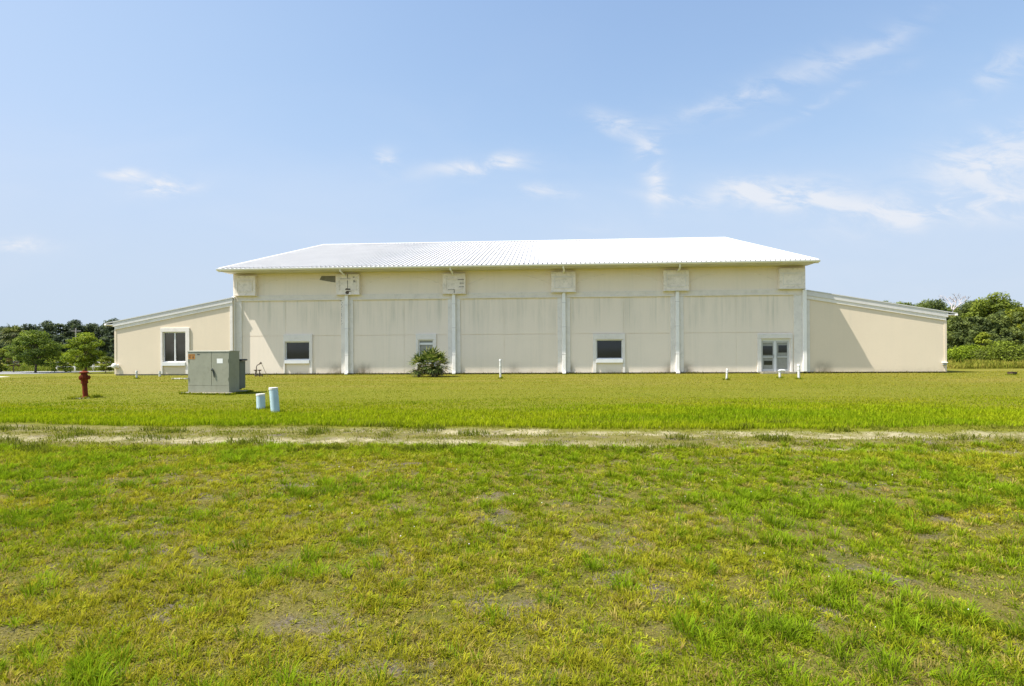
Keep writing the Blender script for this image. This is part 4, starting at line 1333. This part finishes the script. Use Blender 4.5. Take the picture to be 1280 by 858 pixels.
wb_ = (.0022 + .0007 * by_) * NR.uniform(.7, 1.3, N) * np.where(kind[ix] == 1, 2.6, 1.0)
cb_ = tcol[ix] * NR.uniform(.82, 1.18, (N, 1))
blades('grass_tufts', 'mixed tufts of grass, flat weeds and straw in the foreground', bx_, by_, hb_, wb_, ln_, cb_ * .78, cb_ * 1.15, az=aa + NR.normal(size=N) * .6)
# a few white specks of clover
x, y = sample(2.6, 7.5, 130, 1.2)
keep = fbm(x * 1.1, y * 1.1, 141, 2) > .55; x, y = x[keep], y[keep]; n = len(x)
clover_xy = (x, y)
# -- dead straw lying flat between the weeds
x, y = sample(1.9, 9.2, 85000, 1.4)
n = len(x)
col = lerp((.33, .27, .085), (.17, .135, .045), NR.random(n)) * NR.uniform(.7, 1.2, (n, 1))
blades('straw', 'dead straw lying flat between the weeds of the foreground', x, y, NR.uniform(.02, .07, n), (.0016 + .0007 * y) * NR.uniform(.7, 1.3, n), NR.uniform(1.25, 1.52, n), col, col, cat='straw')
# -- track verge and middle strip
x, y = sample(8.3, 11.6, 90000, 1.0)
rutd = np.maximum(np.exp(-(RUT1(x, y) / .36) ** 2) * (.55 + .45 * sst(-x, -8, 0)), np.exp(-(RUT2(x, y) / .36) ** 2) * (.35 + .65 * sst(x, -6, 0)))
d1 = fbm(x * 1.6, y * 2.6, 71, 3)
tuft = sst(fbm(x * 1.3, y * 2.2, 73, 2), .64, .74)
keep = NR.random(len(x)) < np.clip(sst(d1, .36, .6) * .62 + .12 + tuft, 0, 1) * (1 - .78 * rutd)
x, y, d1, tuft = x[keep], y[keep], d1[keep], tuft[keep]; n = len(x)
col = lerp((.25, .225, .045), (.150, .175, .012), np.clip(d1 * 1.3 - .15 + NR.normal(size=n) * .2, 0, 1))
col = col * (1 - tuft[:, None] * .7) + np.array((.085, .12, .008)) * tuft[:, None] * .7
col *= NR.uniform(.8, 1.2, (n, 1))
h = NR.uniform(.02, .07, n) + tuft * NR.uniform(.02, .14, n)
blades('track_grass', 'thin dry grass growing between the ruts of the sandy track', x, y, h, (.0034 + .0008 * y) * NR.uniform(.7, 1.4, n), NR.uniform(.3, 1.2, n), col * .85, col * 1.1)
# -- lush strip beyond the track
x, y = sample(10.7, 17.5, 170000, 1.1)
ys = y + .09 * x + (fbm(x * .9, y * .9, 81, 3) - .5) * .5
fadeo = 1 - sst(y + (fbm(x * .3, y * .5, 87, 3) - .5) * 5.0, 12.5, 17.8)
keep = (ys > 11.05) & (NR.random(len(x)) < .25 + .75 * fadeo)
x, y, ys, fadeo = x[keep], y[keep], ys[keep], fadeo[keep]; n = len(x)
edge = 1 - sst(ys, 11.05, 11.6)
tl = np.clip(fbm(x * .35, y * .9, 83, 3) * 1.4 - .2 + NR.normal(size=n) * .18, 0, 1)
col = lerp((.290, .330, .010), (.160, .245, .006), tl) * NR.uniform(.8, 1.2, (n, 1))
col = col * fadeo[:, None] + lerp(YEL, GRN, tl) * (1 - fadeo[:, None]) * .95
h = NR.uniform(.05, .13, n) * (.45 + .55 * fadeo) + edge * NR.uniform(0, .07, n)
blades('lush_grass', 'lush bright green grass strip beyond the sandy track', x, y, h, (.0034 + .0008 * y) * NR.uniform(.7, 1.4, n), NR.uniform(.12, .8, n), col * .85, col * 1.15)
# -- mown lawn up to the hall
x, y = sample(15.5, 36.5, 170000, 1.3)
xl = x * CT - (y - D0) * ST; yl_ = x * ST + (y - D0) * CT
inside = ((yl_ > -.02) & (np.abs(xl) < 19.6)) | ((yl_ > YL - .05) & (xl < -18.9) & (xl > -27.9)) | ((yl_ > -.05) & (xl > 18) & (xl < 28))
padl = (np.abs(x + 11.65) < 1.05) & (y > 20.2) & (y < 21.6)
road_ = (x < -32) & (y > 33.3)
d1 = .5 * fbm(x * .16, y * .7, 91, 3) + .5 * fbm(x * .9, y * 1.6, 93, 4)
keep = ~inside & ~padl & ~road_
x, y, d1 = x[keep], y[keep], d1[keep]; n = len(x)
tl = np.clip(d1 * 3.0 - 1.0 + NR.normal(size=n) * .2 - .25 * sst(y, 22, 34) + .25 * sst(-x, 6, 20), 0, 1)
col = lerp((.245, .215, .022), (.150, .180, .008), tl) * NR.uniform(.78, 1.2, (n, 1))
bandn = sst(fbm(x * .10 + 7, y * .75, 97, 3), .50, .64)
col = col * (1 - .55 * bandn[:, None]) + np.array((.33, .265, .055)) * .55 * bandn[:, None]
lowg = (1 - sst(y + (fbm(x * .22, y * .5, 89, 3) - .5) * 8.0, 16.5, 27))[:, None] * .55
col = col * (1 - lowg) + np.array((.17, .235, .008)) * lowg
dk = NR.random(n) < .10 + .16 * sst(y, 24, 35) * sst(x, -10, 5); col[dk] = lerp(DRY, YEL, NR.random(int(dk.sum())))
h = NR.uniform(.012, .05, n)
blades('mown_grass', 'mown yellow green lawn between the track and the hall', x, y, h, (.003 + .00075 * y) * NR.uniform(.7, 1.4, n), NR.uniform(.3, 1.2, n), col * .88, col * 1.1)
# -- rank grass right of the hall and along the left shrubs
n = 26000
y = NR.uniform(40.5, 49, n); x = NR.uniform(.79, 1.12, n) * y
kk_ = NR.random(n) < sst(fbm(x * .55, y * .55, 195, 3), .40, .58); x, y = x[kk_], y[kk_]; n = len(x)
tl = NR.random(n)
col = lerp((.34, .29, .06), (.16, .21, .020), np.clip(tl * .5 + sst(fbm(x * .4, y * .4, 196, 2), .45, .65) * .4 - .1, 0, 1)) * NR.uniform(.8, 1.2, (n, 1))
blades('tall_grass', 'tall rank yellow grass at the foot of the bushes on the right', x, y, NR.uniform(.2, .8, n) * (.2 + 1.0 * fbm(x * .7, y * .7, 95, 2)), NR.uniform(.03, .06, n), NR.uniform(.1, .6, n), col * .8, col * 1.1)
n = 5000
y = NR.uniform(46.5, 56, n); x = NR.uniform(-1.02, -.74, n) * y
col = lerp((.20, .21, .05), (.11, .16, .02), NR.random(n)) * NR.uniform(.8, 1.2, (n, 1))
blades('verge_grass', 'pale rough grass beyond the road on the left', x, y, NR.uniform(.15, .5, n), NR.uniform(.03, .06, n), NR.uniform(.1, .7, n), col * .8, col * 1.1)
# -- scrappy weeds against the hall foot
n = 6000
xq = NR.uniform(-18.6, 27.5, n); yq = -np.abs(NR.normal(size=n)) * .12 - .03
pr = sum(np.exp(-((xq - q[0]) / .6) ** 2) for q in STAINS) * .8 + .25
keep = NR.random(n) < pr; xq, yq = xq[keep], yq[keep]; n = len(xq)
x = xq * CT + yq * ST; y = D0 - xq * ST + yq * CT
col = lerp((.20, .18, .06), (.07, .08, .02), NR.random(n)) * NR.uniform(.8, 1.2, (n, 1))
blades('wall_weeds', 'scrappy weeds along the foot of the hall wall', x, y, NR.uniform(.05, .2, n), NR.uniform(.02, .035, n), NR.uniform(.1, .8, n), col * .8, col * 1.1)
# -- longer grass the mower cannot reach, round the pads, pipes and casings
fx_, fy_ = [], []
def ring(cx, cy, rad, n, sd):
    a = NR.uniform(0, 2 * np.pi, n); q = rad + np.abs(NR.normal(size=n)) * sd
    fx_.append(cx + np.cos(a) * q); fy_.append(cy + np.sin(a) * q)


ring(hb.x - .05, hb.y, .36, 500, .07)
for (px, py, rr_q) in ((344.2, 516.4, .12), (326.0, 511.4, .12), (625.4, 473.4, .07), (907.8, 475.2, .07), (974.6, 473, .08), (998.3, 473.8, .08), (170.6, 473.6, .07), (1265, 469, .2), (224.5, 474.4, .3)):
    g_ = gp(px, py); ring(g_.x, g_.y, rr_q, 160, .06)
uu = NR.random(2600); sd_ = NR.integers(0, 4, 2600); off = np.abs(NR.normal(size=2600)) * .06
lx_ = np.where(sd_ == 0, -1.89 + 2.01 * uu, np.where(sd_ == 1, .12 + off, np.where(sd_ == 2, -1.89 - off, -1.89 + 2.01 * uu)))
ly_ = np.where(sd_ == 0, -.16 - off, np.where(sd_ == 3, 1.15 + off, -.16 + 1.31 * uu))
fx_.append(TX.x + lx_ * math.cos(PH) - ly_ * math.sin(PH)); fy_.append(TX.y + lx_ * math.sin(PH) + ly_ * math.cos(PH))
x = np.concatenate(fx_); y = np.concatenate(fy_); n = len(x)
col = lerp((.26, .25, .02), (.12, .18, .008), NR.random(n)) * NR.uniform(.75, 1.2, (n, 1))
blades('fringe_grass', 'longer unmown grass round the pads, pipes and casings', x, y, NR.uniform(.04, .13, n), (.003 + .0007 * y) * NR.uniform(.7, 1.3, n), NR.uniform(.1, .8, n), col * .85, col * 1.1)
# -- pale pebbles on the ruts and in the bare spots
def pebbles(name, label, x, y, r, material):
    ph = np.array([(1, 0, 0), (-.5, .87, 0), (-.5, -.87, 0), (0.1, 0, .7), (.2, .9, .1), (-.9, -.1, .15)])
    fs = np.array([(0, 4, 3), (4, 1, 3), (1, 5, 3), (5, 2, 3), (2, 0, 3)])
    n = len(x); a = NR.uniform(0, 6.28, n)
    z = ground_z(x, y)
    px_ = ph[None, :, :] * (r[:, None, None] * NR.uniform(.7, 1.3, (n, 6, 1)))
    ca, sa = np.cos(a)[:, None], np.sin(a)[:, None]
    V = np.stack((px_[:, :, 0] * ca - px_[:, :, 1] * sa + x[:, None], px_[:, :, 0] * sa + px_[:, :, 1] * ca + y[:, None], px_[:, :, 2] + z[:, None] - .002), 2).reshape(-1, 3)
    loops = (np.arange(n)[:, None, None] * 6 + fs[None]).ravel()
    cols = np.repeat(lerp((.14, .115, .055), (.40, .35, .22), NR.random(n) ** 1.5), 6, axis=0)
    tag(fast_mesh(name, V, np.full(n * 5, 3), loops, material, cols), label, 'gravel', kind='stuff')


n = 26000
xa_, ya_ = sample(8.2, 12.0, n, 1.0)
k1 = np.exp(-(RUT1(xa_, ya_) / .30) ** 2) * (.3 + .7 * sst(-xa_, -8, 0)); k2 = np.exp(-(RUT2(xa_, ya_) / .30) ** 2) * (.15 + .85 * sst(xa_, -6, 0) * (1 - sst(xa_, 8, 13)))
keep = NR.random(n) < np.maximum(k1, k2) * sst(fbm(xa_ * 2, ya_ * 2, 99, 3), .3, .55)
pm, t, p = new_mat('pebble'); a_ = t.n.new('ShaderNodeAttribute'); a_.attribute_name = 'tint'; t.l.new(a_.outputs['Color'], p.inputs['Base Color']); p.inputs['Roughness'].default_value = 1; p.inputs['Specular IOR Level'].default_value = 0
pebbles('gravel', 'pale shell gravel lying in the ruts of the track', xa_[keep], ya_[keep], NR.uniform(.006, .018, int(keep.sum())), pm)

# white clover heads
x, y = clover_xy; n = len(x)
z = ground_z(x, y) + .035
rad = NR.uniform(.004, .0075, n)
oct_ = np.array([(1, 0, 0), (0, 1, 0), (-1, 0, 0), (0, -1, 0), (0, 0, 1), (0, 0, -1)])
of_ = np.array([(0, 1, 4), (1, 2, 4), (2, 3, 4), (3, 0, 4), (1, 0, 5), (2, 1, 5), (3, 2, 5), (0, 3, 5)])
V = (oct_[None] * rad[:, None, None] + np.stack((x, y, z), 1)[:, None, :]).reshape(-1, 3)
tag(fast_mesh('clover_heads', V, np.full(n * 8, 3), (np.arange(n)[:, None, None] * 6 + of_[None]).ravel(), M['label']), 'tiny white clover heads scattered in the foreground grass', 'flowers', kind='stuff')
